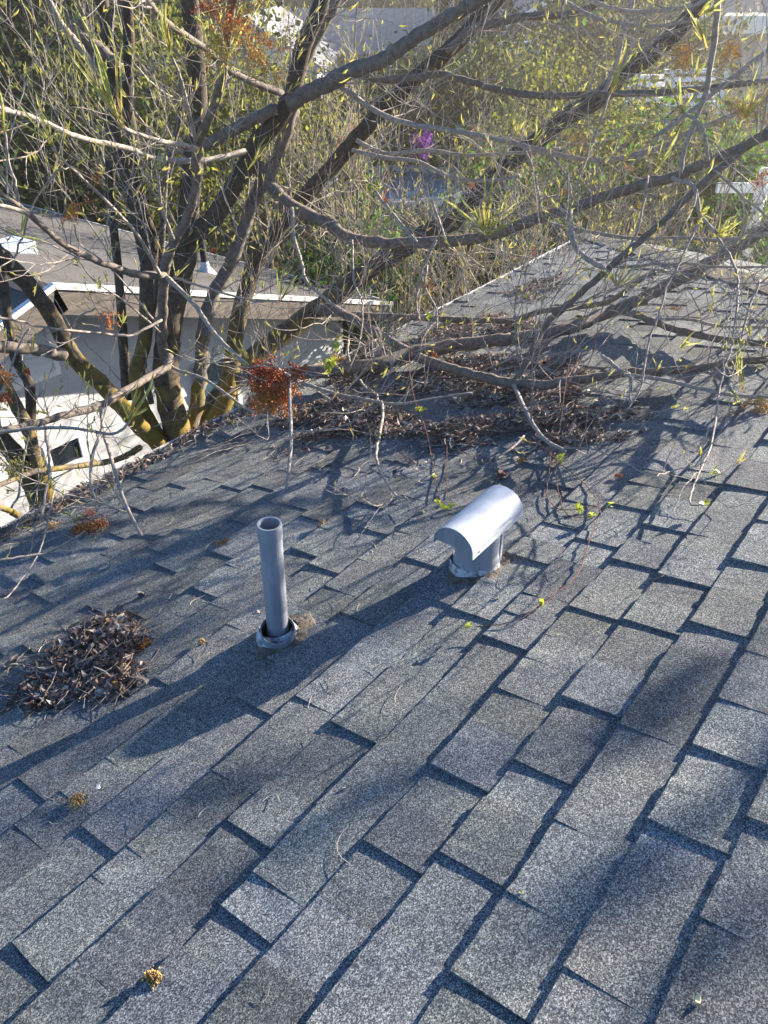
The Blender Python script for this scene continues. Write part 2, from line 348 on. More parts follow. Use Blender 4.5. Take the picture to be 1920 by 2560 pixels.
# ---------------- hooded vent ----------------
VB = on_roof(1192, 1418); VC = A(1.58, 1.20, -0.15)
vent = thing('hooded_vent', 'short grey roof vent under a half-round sheet metal hood', 'roof vent', VB)
mb = MB(); c0 = A(VC[0], VC[1], VB[2]); lathe(mb, [(0.0745, -0.03), (0.070, 0.02), (0.0655, 0.05), (0.0625, 0.07), (0.062, 0.165)], c0, A(0, 0, 1), 56)
mb.build('flue', m_pvc, vent, VB, True)
mb = MB(); lathe(mb, [(0.082, 0.0), (0.0775, 0.012), (0.0735, 0.03), (0.0705, 0.045), (0.0685, 0.05)], c0 + A(0, 0, -0.005), unit(A(0, 0, 1) + NRM * 1.2), 56, wob=0.018); mb.build('flashing', m_flash, vent, VB, True)
mb = MB(); mastic(mb, c0 + AX * 0.01 + DWN * 0.0, 0.07, 0.108, 8, 0.010); mb.build('sealant', m_mastic, vent, VB, True)
mb = MB(); mb.box((-0.004, -0.006, 0.0), (0.004, 0.006, 0.17), fr=(c0 + A(0.0635 * math.cos(-1.0), 0.0635 * math.sin(-1.0), 0), A(1, 0, 0), A(0, 1, 0), A(0, 0, 1))); mb.build('seam_strip', m_galv, vent, VB)
hw, hl = 0.0635, 0.131; V = []; arc = []
arc += [(-hw - 0.001, -0.004)]
for a in np.linspace(math.pi, 0, 28): arc.append((hw * math.cos(a), 0.012 + 0.058 * math.sin(a)))
arc += [(hw + 0.001, -0.004)]
inner = [(y * 0.972, z - (0.0018 if z > 0.02 else 0)) for y, z in arc]
m = len(arc)
for x in (-hl, -hl * .5, 0, hl * .5, hl):
    V += [(VC[0] + x, VC[1] + y, VC[2] + z) for y, z in arc] + [(VC[0] + x, VC[1] + y, VC[2] + z) for y, z in inner]
fc = []
for i in range(4):
    for j in range(m - 1):
        a0 = i * 2 * m + j; fc.append((a0, a0 + 1, a0 + 1 + 2 * m, a0 + 2 * m)); b0 = a0 + m; fc.append((b0 + 1, b0, b0 + 2 * m, b0 + 1 + 2 * m))
    for j in (0, m - 1):
        a0 = i * 2 * m + j; fc.append((a0, a0 + 2 * m, a0 + 3 * m, a0 + m))
for i in (0, 4):
    for j in range(m - 1): a0 = i * 2 * m + j; fc.append((a0, a0 + 1, a0 + 1 + m, a0 + m))
mb = MB(); mb.add(V, fc); o = mb.build('hood', m_galv, vent, VB, True); o.modifiers.new('es', 'EDGE_SPLIT').split_angle = R_(50)
mb = MB()
for sx in (-hl + 0.005, hl - 0.005):
    mb = MB(); V = [(VC[0] + sx, VC[1] + y * 0.96, VC[2] + (z - 0.003 if z > 0.02 else max(z, 0.008))) for y, z in arc]
    V2 = [(x + 0.0015, y, z) for x, y, z in V]; mb.add(V + V2, [tuple(range(m)), tuple(range(2 * m - 1, m - 1, -1))] + [(j, j + 1, m + j + 1, m + j) for j in range(m - 1)]); mb.build('end_plate', m_pvc, vent, VB)
mb = MB(); lathe(mb, [(0.0028, 0), (0.0024, 0.0012), (0.0002, 0.002)], VC + A(-hl + 0.03, -hw - 0.0005, 0.006), A(0, -1, 0), 10, (0.05, 0.05, 0.05)); mb.build('rivet', m_galv, vent, VB)

# ---------------- litter ----------------
LC = [(0.08, 0.06, 0.055), (0.12, 0.10, 0.098), (0.19, 0.16, 0.155), (0.28, 0.24, 0.23), (0.46, 0.41, 0.36), (0.19, 0.105, 0.075), (0.15, 0.085, 0.065), (0.06, 0.05, 0.05)]
SC = [(0.38, 0.28, 0.20), (0.52, 0.42, 0.31), (0.24, 0.15, 0.11), (0.62, 0.54, 0.43)]
def leaf_piece(mb, p, up, L, W, col, fl=0.35):
    d = unit(rng.normal(0, 1, 3)); d = unit(d - up * (d @ up) * (1 - fl)); s = unit(np.cross(d, up) + rng.normal(0, 0.35, 3)); k = rng.normal(0, 0.9); n = unit(np.cross(s, d))
    V = []
    for t, ww in ((-0.5, 0.15), (-0.2, 1), (0.15, 0.9), (0.5, 0.05)):
        c = p + d * L * t + n * L * k * (t * t - 0.1); tw = 0.9 * k * t
        V += [c - (s + n * tw) * W * ww * 0.5 - n * W * 0.2 * ww, c, c + (s + n * (0.5 - tw)) * W * ww * 0.5 - n * W * 0.0]
    mb.add(V, [(i * 3 + j, i * 3 + j + 1, i * 3 + j + 4, i * 3 + j + 3) for i in range(3) for j in range(2)], np.array(col) * rng.uniform(0.7, 1.25))
def stem_piece(mb, p, up, L, r, col, fl=0.08):
    d = unit(rng.normal(0, 1, 3)); d = unit(d - up * (d @ up) * (1 - fl)); s = unit(np.cross(d, up)); k = rng.normal(0, 1.0); k2 = rng.normal(0, 0.18)
    t = np.linspace(-0.5, 0.5, 6)
    P = p + d * (L * t)[:, None] + s * (L * k * (t * t - .1))[:, None] * 1.6 + up * (L * (k2 * t * t * 1.2 + abs(k2) * .05))[:, None]
    mb.tube(P, r * np.linspace(1.2, 0.7, 6), 3, np.array(col) * rng.uniform(0.5, 1.2), cap=False)
def inpoly(P, q):
    x, y = q; r = False; n = len(P)
    for i in range(n):
        x0, y0 = P[i]; x1, y1 = P[i - 1]
        if (y0 > y) != (y1 > y) and x < (x1 - x0) * (y - y0) / (y1 - y0) + x0: r = not r
    return r
def edist(P, q):
    q = np.asarray(q); d = 9
    for i in range(len(P)):
        a, b = np.asarray(P[i - 1]), np.asarray(P[i]); t = min(1, max(0, (q - a) @ (b - a) / ((b - a) @ (b - a) + 1e-9))); d = min(d, np.linalg.norm(a + t * (b - a) - q))
    return d
def ab(x, y): p = on_roof(x, y); return (p[0], p[1] / CP)
def litter_poly(mb, poly_px, n, H, edge=0.06, stems=0.35, sz=1.0, clump=0.0):
    P = [ab(x, y) for x, y in poly_px]; xs = [p[0] for p in P]; ys = [p[1] for p in P]; k = 0; tries = 0
    ph = rng.uniform(0, 6, 4)
    while k < n and tries < n * 40:
        tries += 1; q = (rng.uniform(min(xs), max(xs)), rng.uniform(min(ys), max(ys)))
        if not inpoly(P, q): continue
        e = min(1, edist(P, q) / edge)
        if rng.random() > 0.35 + 0.65 * e: continue
        cl = 0.5 + 0.25 * (math.sin(9 * q[0] + ph[0]) * math.sin(11 * q[1] + ph[1])) + 0.25 * math.sin(23 * q[0] + ph[2] + 9 * q[1])
        if rng.random() < clump * (1 - cl) * 1.6: continue
        h = 0.012 + rng.random() ** 1.2 * H * e * (0.45 + 0.55 * cl); p = rp(q[0], q[1], h); k += 1
        if rng.random() < stems: stem_piece(mb, p, NRM, rng.uniform(0.03, 0.13) * sz, 0.0009, SC[rng.integers(len(SC))])
        else: leaf_piece(mb, p, NRM, rng.uniform(0.018, 0.05) * sz, rng.uniform(0.005, 0.018) * sz, LC[rng.integers(len(LC))], 0.6)
k_ = 1.1573
def sc(*p): return [(x * k_, y * k_) for x, y in p]
def pile(name, label, polys, **kw):
    mb = MB()
    for P, n, H, opt in polys: litter_poly(mb, P, n, H, **opt)
    o = mb.build(name, m_litter); tag(o, label, 'leaf litter', kind='stuff'); return o
pile('leaf_pile', 'tight heap of grey-brown dead leaves and stems on the shingles to the left of the pipe',
     [(sc((25, 1525), (60, 1465), (150, 1395), (200, 1348), (262, 1330), (292, 1345), (322, 1392), (296, 1425), (312, 1480), (250, 1512), (150, 1522), (70, 1555)), 2300, 0.036, dict(edge=0.05, stems=0.25, sz=1.15)),
      (sc((-20, 1560), (0, 1450), (120, 1350), (260, 1300), (340, 1380), (330, 1500), (80, 1570)), 240, 0.004, dict(stems=0.6))])
pile('leaf_pile', 'broad dark drift of dead leaves lying across the roof below the low limbs',
     [(sc((585, 925), (640, 880), (760, 868), (880, 900), (950, 925), (1050, 895), (1180, 885), (1330, 885), (1412, 905), (1410, 935), (1330, 962), (1230, 978), (1100, 965), (960, 978), (860, 965), (760, 952), (640, 962)), 3800, 0.05, dict(clump=0.75, stems=0.35)),
      (sc((830, 855), (860, 820), (960, 778), (1100, 768), (1260, 785), (1300, 830), (1250, 880), (1050, 890), (960, 880)), 2600, 0.035, dict(clump=0.8)),
      (sc((560, 1000), (620, 900), (800, 780), (1100, 700), (1300, 760), (1420, 900), (1250, 1000), (900, 1060)), 900, 0.004, dict(clump=0.6, stems=0.6))])
pile('leaf_pile', 'long strip of dead leaves along the far part of the gutter edge beyond the drift',
     [(sc((840, 790), (880, 745), (960, 700), (1080, 680), (1190, 705), (1150, 745), (1020, 755), (930, 790)), 1500, 0.03, dict(clump=0.7)),
      (sc((1090, 640), (1180, 590), (1230, 590), (1230, 620), (1150, 660)), 450, 0.02, dict(clump=0.6)),
      (sc((700, 830), (780, 770), (860, 750), (850, 800), (760, 860)), 500, 0.02, dict(clump=0.6))])
mb = MB()
for i in range(6500):
    x = rng.uniform(0.5, 6.5) if rng.random() < 0.25 else rng.uniform(0.9, 3.7); y = 3.284 - abs(rng.normal(0, 0.075)); c = 0.5 + 0.5 * math.sin(5 * x) * math.sin(13 * x + 1)
    if y < 2.95 or (rng.random() > 0.6 + 0.4 * c): continue
    if y > 3.19: p = A(x, y, -0.85 + rng.random() * 0.05 * (0.4 + c * .6))
    else: p = rp(x, y / CP, 0.014 + rng.random() * 0.055 * (0.3 + c * .7) * max(0, (y - 2.95) / .3))
    if rng.random() < 0.45: stem_piece(mb, p, A(0, 0, 1), rng.uniform(0.04, 0.12), 0.0009, SC[rng.integers(len(SC))])
    else: leaf_piece(mb, p, A(0, 0, 1), rng.uniform(0.022, 0.055), rng.uniform(0.006, 0.014), LC[rng.integers(len(LC))], 0.6)
tag(mb.build('leaf_litter', m_litter), 'dead leaves and stems packed into the white gutter along the eave', 'leaf litter', kind='stuff')
mb = MB()
for i in range(170):
    px, py = rng.uniform(0, 1750), rng.uniform(1150, 1750) if rng.random() < 0.8 else rng.uniform(1300, 2500)
    if px > 1000 and py > 1500: continue
    p = on_roof(px, py, 0.017)
    if p[1] > 3.2: continue
    if rng.random() < 0.85: stem_piece(mb, p, NRM, rng.uniform(0.03, 0.09), 0.0006, SC[rng.integers(len(SC))], 0.05)
    else: leaf_piece(mb, p, NRM, rng.uniform(0.012, 0.022), 0.007, LC[rng.integers(3, 5)], 0.3)
tag(mb.build('loose_stems', m_litter), 'stray curled leaf stems scattered thinly over the shingles', 'leaf litter', kind='stuff')

# ---------------- blossom clusters, shoots and small leaves ----------------
FC = dict(orange=[(0.72, 0.22, 0.04), (0.80, 0.38, 0.08), (0.55, 0.13, 0.03)], red=[(0.42, 0.03, 0.02), (0.55, 0.09, 0.03), (0.62, 0.18, 0.04)],
          tan=[(0.66, 0.40, 0.12), (0.75, 0.52, 0.2), (0.5, 0.26, 0.07)], green=[(0.42, 0.42, 0.08), (0.6, 0.5, 0.12), (0.5, 0.35, 0.08)])
OCT = A((1, 0, 0), (-1, 0, 0), (0, 1, 0), (0, -1, 0), (0, 0, 1), (0, 0, -1)); OF = [(0, 2, 4), (2, 1, 4), (1, 3, 4), (3, 0, 4), (2, 0, 5), (1, 2, 5), (3, 1, 5), (0, 3, 5)]
def blossom(mb, p, size, cols, n=140, hang=0.7, grain=0.0035, grad=None):
    """panicles of tiny florets around a point; hang: share of downward droop"""
    k = max(3, n // 22)
    for i in range(k):
        d = unit(rng.normal(0, 1, 3)); d = unit(d * (1 - hang) + A(0, 0, -1) * hang + rng.normal(0, .25, 3)); L = size * rng.uniform(0.5, 1.0)
        s0 = p + rng.normal(0, size * 0.12, 3)
        for j in range(n // k):
            t = rng.random(); q = s0 + d * L * t + rng.normal(0, size * 0.075 * (1.2 - t * .7), 3)
            c = np.array(cols[rng.integers(len(cols))]) * rng.uniform(0.7, 1.3)
            if grad is not None: c = c * (1 - t) + np.array(grad) * t
            mb.add(q + OCT * grain * rng.uniform(0.6, 1.3, (6, 1)), OF, c)
        mb.tube([s0, s0 + d * L * 0.5, s0 + d * L], 0.0009, 3, (0.4, 0.3, 0.08), cap=False)
def blade(mb, p, d, L, W, curve, col0, col1, n=7):
    """one long folded young leaf"""
    side = unit(np.cross(d, A(0.3, -0.6, 0.5) + rng.normal(0, .4, 3))); nn = unit(np.cross(side, d)); V = []; C = []; cv2 = rng.normal(0, .07); ph_ = rng.uniform(0, 6)
    for i in range(n):
        t = i / (n - 1); w_ = W * (0.55 + 0.75 * min(1, t * 2.2)) * (1 - 0.8 * t ** 7)
        c = p + d * L * t + nn * L * curve * t * t + side * L * cv2 * math.sin(5.5 * t + ph_) * t + A(0, 0, 0.06 * L * t * t)
        V += [c - side * w_ * 0.5, c - nn * w_ * 0.35, c + side * w_ * 0.5]; cc = np.array(col0) * (1 - t) + np.array(col1) * t; C += [cc, cc * .8, cc]
    mb.add(V, [(i * 3 + j, i * 3 + j + 1, i * 3 + j + 4, i * 3 + j + 3) for i in range(n - 1) for j in range(2)], np.array(C))
def shoot(mb, p, d, L, n, spread=0.35, W=0.006):
    for i in range(n):
        dd = unit(unit(d) + rng.normal(0, spread, 3)); l = L * rng.uniform(0.45, 1.0); red = rng.random() < 0.12
        blade(mb, p + dd * 0.004, dd, l, W * rng.uniform(0.7, 1.3), rng.normal(0, 0.22), (1.25, 0.55, 0.5) if red else (0.95, 0.85, 0.7), (1.1, 1.1, 1.0) if rng.random() < .7 else (0.75, 0.85, 0.75))
def small_leaf(mb, p, L, col=(0.42, 0.47, 0.05)):
    d = unit(rng.normal(0, 1, 3) + A(0, 0, -.2)); s = unit(np.cross(d, NRM + rng.normal(0, .4, 3))); n = np.cross(s, d); V = [p]; 
    prof = [(-0.9, .1), (-0.7, 0.28), (-0.85, .55), (-0.42, .5), (-0.38, .8), (0, 1.0), (0.38, .8), (0.42, .5), (0.85, .55), (0.7, 0.28), (0.9, .1)]
    V += [p + d * y * L + s * x * L * .62 + n * (abs(x) * .15) * L for x, y in prof]
    mb.add(V, [(0, i, i + 1) for i in range(1, len(prof))], np.array(col) * rng.uniform(0.75, 1.2))

# ---------------- the traced trees ----------------
class Tree:
    def __init__(s, label, base, cat='tree', name='bare_tree', group=None):
        s.o = thing(name, label, cat, base, group); s.base = np.asarray(base, float); s.tm = m_twig; s.tw = MB(); s.bud = MB(); s.paths = []
    def limb(s, w0, w1, r0, r1, pts, kind=None, spawn=1.0, moss=0.0, shift=0.0):
        P = np.array(pts, float); seg = np.r_[0, np.cumsum(np.linalg.norm(np.diff(P, axis=0), axis=1))]; seg /= seg[-1]
        r = r0 + (r1 - r0) * seg; Q = np.array([pr(x, y, q) for (x, y), q in zip(P, r)])
        rad = (w0 + (w1 - w0) * seg) * r / F / 2
        for i in range(len(Q)):                     # limbs over the roof stay clear of the shingles
            need = rad[i] + 0.05
            if Q[i] @ NRM < need and P[i][1] > 560 and Q[i][0] < 7.5 and Q[i][1] < 3.4:
                d_ = ray(*P[i]); q = CAM + d_ * ((need - CAM @ NRM) / (d_ @ NRM))
                if q[1] < 3.25 and q[0] < q[1] + HIP: Q[i] = q
        C = spline(Q, 5); rr = np.interp(np.linspace(0, 1, len(C)), np.linspace(0, 1, len(rad)), rad)
        wmean = (w0 + w1) / 2
        kind = kind or ('trunk' if wmean > 34 else 'branch' if wmean > 6.5 else 'twig')
        jit = rng.normal(0, 1, C.shape) * rr[:, None] * (0.02 if kind == 'trunk' else 0.10 if kind == 'branch' else 0.3); jit[0] = 0; C = C + jit
        rr = rr * (1 + rng.normal(0, 0.02, len(rr)))
        if kind != 'trunk':
            for i in range(2, len(rr), rng.integers(4, 7)): rr[i] *= 1.08       # nodes
        mb = MB(); h = np.clip((-0.2 - C[:, 2]) / 1.2, 0, 1) * moss + moss * 0.25
        mb.tube(C, rr, 12 if kind == 'trunk' else 8 if kind == 'branch' else 5, np.repeat(h[:, None], 3, 1), rough=0.03 if kind == 'trunk' else 0.02)
        m = m_trunk if kind == 'trunk' else (m_limb if wmean > 13 else m_twig)
        o = mb.build(kind, m, s.o, s.base, True); s.paths.append((C, rr, kind, spawn)); return o
    def grow(s, p, d, L, r, lev, lift=0.5, clear=0.03, budp=0.7):
        n = max(4, int(L / 0.045)); P = [p]; d = unit(d)
        for i in range(n):
            d = unit(d + A(0, 0, lift * 0.10) + rng.normal(0, 0.13, 3)); q = P[-1] + d * L / n
            hh = q @ NRM
            if clear is not None and hh < clear and q[0] < 6.8 and q[1] < 3.4: q = q + NRM * (clear - hh); d = unit(d + NRM * 0.6)
            P.append(q)
        rr = np.linspace(r, r * 0.45, n + 1)
        for i in range(1, n): rr[i] *= 1.0 + 0.35 * (i % 3 == 1)
        s.tw.tube(P, rr, 4, (0.0, 0, 0))
        if lev > 0:
            for i in range(1, n):
                if rng.random() < 0.55:
                    sd_ = unit(rng.normal(0, 1, 3)); s.grow(P[i], unit(P[i] - P[i - 1]) * 0.7 + sd_ * 0.7 + A(0, 0, lift * .6), L * rng.uniform(0.25, 0.6), r * 0.6, lev - 1, lift, clear, budp)
        if rng.random() < budp:
            k = rng.integers(1, 4); 
            for _ in range(k): blade(s.bud, P[-1], unit(d + A(0, 0, .3) + rng.normal(0, .25, 3)), rng.uniform(0.015, 0.05) * (1.5 if clear is None else 1), 0.005 * (1.5 if clear is None else 1), rng.normal(0, .2), (1.0, .8, .6), (1, 1, .9), 4)
    def dress(s, per_m=9, Lr=(0.08, 0.38), lift=0.6, levs=(0, 1), fwd=0.5, budp=.7):
        for C, rr, kind, sp in s.paths:
            if sp <= 0: continue
            L = np.sum(np.linalg.norm(np.diff(C, axis=0), axis=1)); n = int(L * per_m * sp + rng.random())
            for _ in range(n):
                i = rng.integers(1, len(C) - 1); t = unit(C[i + 1] - C[i - 1]); sd_ = rng.normal(0, 1, 3); sd_ = unit(sd_ - t * (sd_ @ t))
                s.grow(C[i] + sd_ * rr[i] * .7, sd_ * 0.8 + t * fwd + A(0, 0, lift * 0.5), rng.uniform(*Lr) * (1.0 if kind != 'twig' else 0.5), min(0.0032, rr[i] * 0.45) * rng.uniform(0.6, 1), int(rng.integers(levs[0], levs[1] + 1)), lift, 0.03, budp)
    def finish(s):
        if s.tw.n: tag(s.tw.build('twigs', s.tm, s.o, s.base), kind='stuff')
        if s.bud.n: tag(s.bud.build('buds', m_shoot, s.o, s.base), kind='stuff')
    def shoot(s, x, y, r, tips, W=0.006, extra=2):
        mb = MB(); p = pr(x, y, r)
        for tx, ty in tips:
            q = pr(tx, ty, r + rng.uniform(-0.06, 0.06)); v = q - p; L = np.linalg.norm(v)
            red = rng.random() < 0.2
            blade(mb, p + rng.normal(0, 0.003, 3), unit(v + rng.normal(0, 0.04, 3) * L), L, W * rng.uniform(.8, 1.25), rng.normal(0, 0.16), (1.25, 0.6, 0.5) if red else (.95, .85, .7), (1.1, 1.1, 1.0) if rng.random() < .65 else (.75, .85, .75), 9)
            for _ in range(extra):
                blade(mb, p + v * rng.uniform(0, .2), unit(unit(v) + rng.normal(0, .22, 3)), L * rng.uniform(.3, .75), W * .8, rng.normal(0, .25), (.95, .85, .7), (1.05, 1.05, .95), 6)
        mb.build('leaf_shoot', m_shoot, s.o, s.base)
    def flower(s, x, y, r, size_px, cols, n=140, hang=0.6, grain=0.0035, grad=None):
        mb = MB(); blossom(mb, pr(x, y, r), size_px * r / F, FC[cols], n, hang, grain, grad); mb.build('blossom_cluster', m_flower, s.o, s.base)
    def leaves(s, pts, r, px=20, n=3):
        for x, y in pts:
            mb = MB(); rr_ = min(r, np.linalg.norm(on_roof(x, y, 0.03) - CAM)) if r > 0 else np.linalg.norm(on_roof(x, y, 0.03) - CAM)
            for _ in range(n): small_leaf(mb, pr(x, y, rr_) + rng.normal(0, .004, 3), px * rr_ / F * rng.uniform(.7, 1.1))
            mb.build('young_leaf', m_leaf, s.o, s.base)

# 1: multi-stem tree at the left edge
t = Tree('bare tree of several mossy stems at the left edge of the photo, behind the gutter', pr(110, 1300, 4.5) * A(1, 1, 0) + A(0, 0, GZ))
t.limb(34, 24, 4.5, 4.4, [(127, 1330), (120, 1235), (89, 1147), (69, 1070), (39, 1012), (-5, 930), (-40, 860)], moss=.8, kind='trunk')
t.limb(50, 40, 4.5, 4.5, [(110, 1340), (100, 1259), (77, 1205), (39, 1140), (-10, 1085), (-60, 1030)], moss=.5)
t.limb(24, 22, 4.6, 4.4, [(95, 1190), (80, 1110), (77, 1031), (73, 962), (39, 896), (23, 817), (12, 747), (5, 680), (-10, 610)], moss=.4, kind='trunk')
t.limb(16, 12, 4.4, 4.2, [(45, 1290), (20, 1275), (-15, 1265)], moss=1, kind='branch', spawn=.3)
t.limb(6, 3, 3.9, 3.8, [(28, 1270), (48, 1230), (64, 1120), (86, 1050)], spawn=.6)
t.limb(6, 4, 3.7, 3.6, [(-5, 1010), (45, 870), (60, 840), (75, 820)], spawn=.5)
t.flower(5, 930, 3.4, 55, 'orange', 260, .8); t.flower(-8, 985, 3.4, 40, 'red', 160, .8); t.flower(30, 1170, 3.5, 60, 'green', 420, .3); t.flower(68, 922, 3.5, 18, 'red', 60)
t.dress(6, (.1, .5)); t.finish()

# 2: leaning trunk
t = Tree('bare tree with one thick yellow-mossed trunk leaning left across the white neighbour wall', pr(400, 1150, 5.0) * A(1, 1, 0) + A(0, 0, GZ))
t.limb(42, 36, 5.0, 4.4, [(440, 1170), (400, 1112), (370, 1085), (332, 1047), (293, 1004), (247, 954), (193, 904), (166, 862), (127, 786), (77, 720), (31, 670), (-10, 630), (-60, 590)], moss=.9, spawn=.35)
t.limb(28, 24, 4.55, 4.2, [(160, 888), (120, 880), (77, 872), (0, 868), (-50, 866)], kind='branch', moss=.2, spawn=.4)
t.limb(15, 12, 4.9, 4.1, [(350, 1118), (328, 1132), (285, 1151), (231, 1160), (154, 1170), (77, 1182), (0, 1212), (-40, 1230)], moss=.9, spawn=.6)
t.limb(5, 3, 4.3, 3.4, [(30, 668), (47, 610), (58, 590), (70, 540), (100, 480), (150, 420), (165, 400)], spawn=1)
t.limb(6, 4, 4.4, 3.6, [(205, 905), (180, 860), (190, 800), (240, 770)], spawn=1)
t.dress(4, (.12, .5)); t.finish()

# 3: forked trunk with the tall straight stems
t = Tree('bare tree with forked brown trunk and tall straight stems in front of the neighbour roof', pr(445, 1090, 5.0) * A(1, 1, 0) + A(0, 0, GZ))
t.limb(66, 34, 5.0, 4.85, [(448, 1180), (445, 1085), (425, 1000), (415, 935), (418, 860), (430, 780), (448, 710), (462, 640), (465, 590), (475, 480), (487, 360), (494, 260), (490, 150), (478, 40), (470, -60)], moss=.55, spawn=.4)
t.limb(44, 34, 4.9, 4.5, [(458, 605), (500, 575), (532, 550), (560, 505), (590, 455), (613, 417), (642, 359), (694, 301), (729, 231), (758, 116), (793, 35), (815, -40)], moss=.2, spawn=.5)
t.limb(36, 26, 4.55, 4.2, [(718, 262), (760, 238), (810, 214), (868, 179), (960, 150), (1012, 110), (1076, 69), (1134, 35), (1197, 0), (1260, -40)], moss=.1, spawn=1)
t.limb(26, 26, 4.85, 4.6, [(500, 375), (560, 338), (620, 305), (690, 272)], moss=.2, spawn=.5)
t.limb(34, 26, 5.0, 4.7, [(400, 1100), (352, 1010), (340, 930), (362, 850), (366, 720), (364, 640), (341, 550), (312, 440), (280, 324), (270, 249), (281, 174), (268, 75), (255, 0), (250, -60)], moss=.8, kind='trunk', spawn=.4)
t.limb(28, 22, 5.0, 4.8, [(372, 690), (382, 610), (362, 530), (345, 440), (330, 330), (317, 249), (322, 120), (318, 0), (316, -60)], moss=.6, kind='trunk', spawn=.4)
t.limb(15, 12, 5.1, 4.9, [(378, 1010), (360, 900), (385, 760), (405, 600), (415, 430), (440, 330), (455, 200)], moss=.4, spawn=.6)
t.limb(24, 17, 5.05, 4.9, [(318, 1000), (310, 890), (303, 770), (290, 620), (275, 500), (272, 400)], moss=.5, spawn=.6, kind='trunk')
t.limb(26, 18, 4.7, 4.6, [(300, 170), (250, 120), (205, 90), (160, 40), (110, -30)], moss=.2, kind='branch', spawn=.5)
t.limb(17, 12, 4.7, 4.6, [(245, 185), (225, 130), (208, 60), (200, -30)], moss=.2, spawn=.5)
t.limb(15, 11, 4.7, 4.5, [(252, 190), (190, 105), (150, 55), (112, -20)], spawn=.6)
t.limb(36, 25, 5.1, 4.75, [(470, 1110), (490, 1020), (505, 905), (509, 824), (529, 747), (571, 670), (602, 593), (633, 504), (668, 440), (700, 380), (726, 290), (748, 190), (775, 120), (820, 40), (850, -30)], moss=.95, spawn=.5)
t.limb(42, 33, 5.3, 5.0, [(500, 1100), (560, 1010), (575, 940), (600, 780), (640, 654), (679, 596), (725, 535), (760, 495), (822, 428), (891, 347), (960, 272), (1047, 191), (1134, 115), (1240, 0), (1290, -60)], moss=.75, spawn=.6)
# pale front stem and its arms
t.limb(24, 18, 4.9, 3.2, [(425, 905), (408, 880), (405, 800), (408, 735), (413, 670), (432, 610), (463, 555), (480, 510), (491, 450), (492, 376), (509, 324), (544, 243), (561, 145), (573, 58), (590, -40)], moss=0, kind='branch', spawn=.7)
t.limb(19, 9, 4.15, 3.2, [(412, 690), (340, 685), (270, 662), (193, 631), (147, 601), (89, 550), (50, 516), (0, 481), (-40, 450)], spawn=.7)
t.limb(10, 7, 3.4, 3.2, [(70, 535), (30, 520), (-20, 510)], spawn=.5)
t.limb(12, 8, 4.15, 3.4, [(412, 690), (463, 736), (498, 778), (532, 828), (579, 878), (633, 925)], spawn=.5)
t.limb(7, 4, 4.2, 3.6, [(435, 695), (520, 720), (620, 750), (695, 754)], spawn=.5)
t.limb(18, 17, 4.7, 3.3, [(425, 890), (417, 916), (378, 939), (293, 989), (247, 1016), (154, 1039), (108, 1055), (0, 1078), (-50, 1090)], spawn=.5)
t.limb(9, 6, 3.3, 3.3, [(-20, 1082), (60, 1072), (116, 1070), (174, 1070), (231, 1078), (278, 1085), (305, 1074), (322, 1056)], spawn=.4)
t.limb(8, 6, 4.7, 4.0, [(412, 905), (445, 925), (509, 947), (571, 989), (633, 1031), (700, 1045)], spawn=.3)
t.limb(9, 6, 3.7, 3.05, [(251, 1018), (255, 1070), (231, 1139), (228, 1217), (247, 1258)], spawn=.25)
t.limb(9, 8, 3.7, 2.95, [(255, 1070), (278, 1147), (301, 1224), (324, 1282), (353, 1338)], spawn=.25)
t.limb(7, 6, 3.5, 3.1, [(112, 1060), (123, 1147), (120, 1205), (104, 1298)], spawn=.3)
t.limb(5, 3, 3.5, 2.9, [(137, 1213), (127, 1263), (112, 1332), (93, 1390), (30, 1480), (9, 1497)], spawn=.2)
t.limb(6, 5, 2.9, 2.95, [(-20, 1401), (62, 1391), (123, 1379), (181, 1348), (214, 1328)], spawn=.3)
t.limb(13, 11, 4.6, 3.6, [(612, 378), (521, 399), (405, 399), (318, 370), (231, 353), (162, 330), (87, 295), (0, 270), (-40, 250)], spawn=.8)
t.limb(12, 8, 3.85, 3.3, [(492, 372), (450, 362), (405, 353), (345, 335), (308, 320)], spawn=.4)
t.limb(16, 12, 4.5, 3.7, [(705, 233), (637, 208), (579, 179), (521, 127), (451, 81), (405, 46), (365, -5), (340, -50)], spawn=.7)
t.limb(9, 5, 4.1, 3.4, [(402, 690), (370, 631), (347, 593), (309, 547), (231, 469), (162, 405), (130, 370)], spawn=.6)
t.limb(8, 5, 3.6, 3.5, [(48, 510), (38, 460), (20, 400), (12, 330)], spawn=.5)
t.limb(9, 6, 3.85, 3.5, [(490, 350), (470, 270), (450, 190), (428, 140)], spawn=.6)
t.limb(8, 6, 4.0, 3.8, [(435, 600), (405, 520), (395, 430)], spawn=.8)
t.limb(7, 5, 4.2, 3.7, [(405, 800), (330, 838), (270, 835), (120, 820), (60, 805), (0, 795), (-30, 790)], spawn=.5)
t.limb(5, 3, 4.3, 4.0, [(395, 815), (330, 730), (260, 655), (200, 610), (185, 560)], spawn=.6)
t.limb(5, 3, 4.3, 4.0, [(400, 830), (320, 760), (235, 700), (190, 640)], spawn=.6)
for y0 in (180, 300, 420): t.limb(6, 3, 4.9, 4.6, [(485, y0), (440, y0 - 50), (380, y0 - 90), (330, y0 - 150)], spawn=.8)
t.shoot(308, 318, 3.3, [(140, 50), (165, 60), (190, 30), (262, 72), (215, 140)], .0075, 1)
t.shoot(128, 365, 3.4, [(40, 262), (72, 225), (110, 275), (150, 330)], .006)
t.shoot(12, 335, 3.5, [(2, 225), (12, 240), (22, 300)], .006)
t.shoot(428, 145, 3.5, [(398, 0), (408, -10), (425, 60), (405, 60)], .0075, 1)
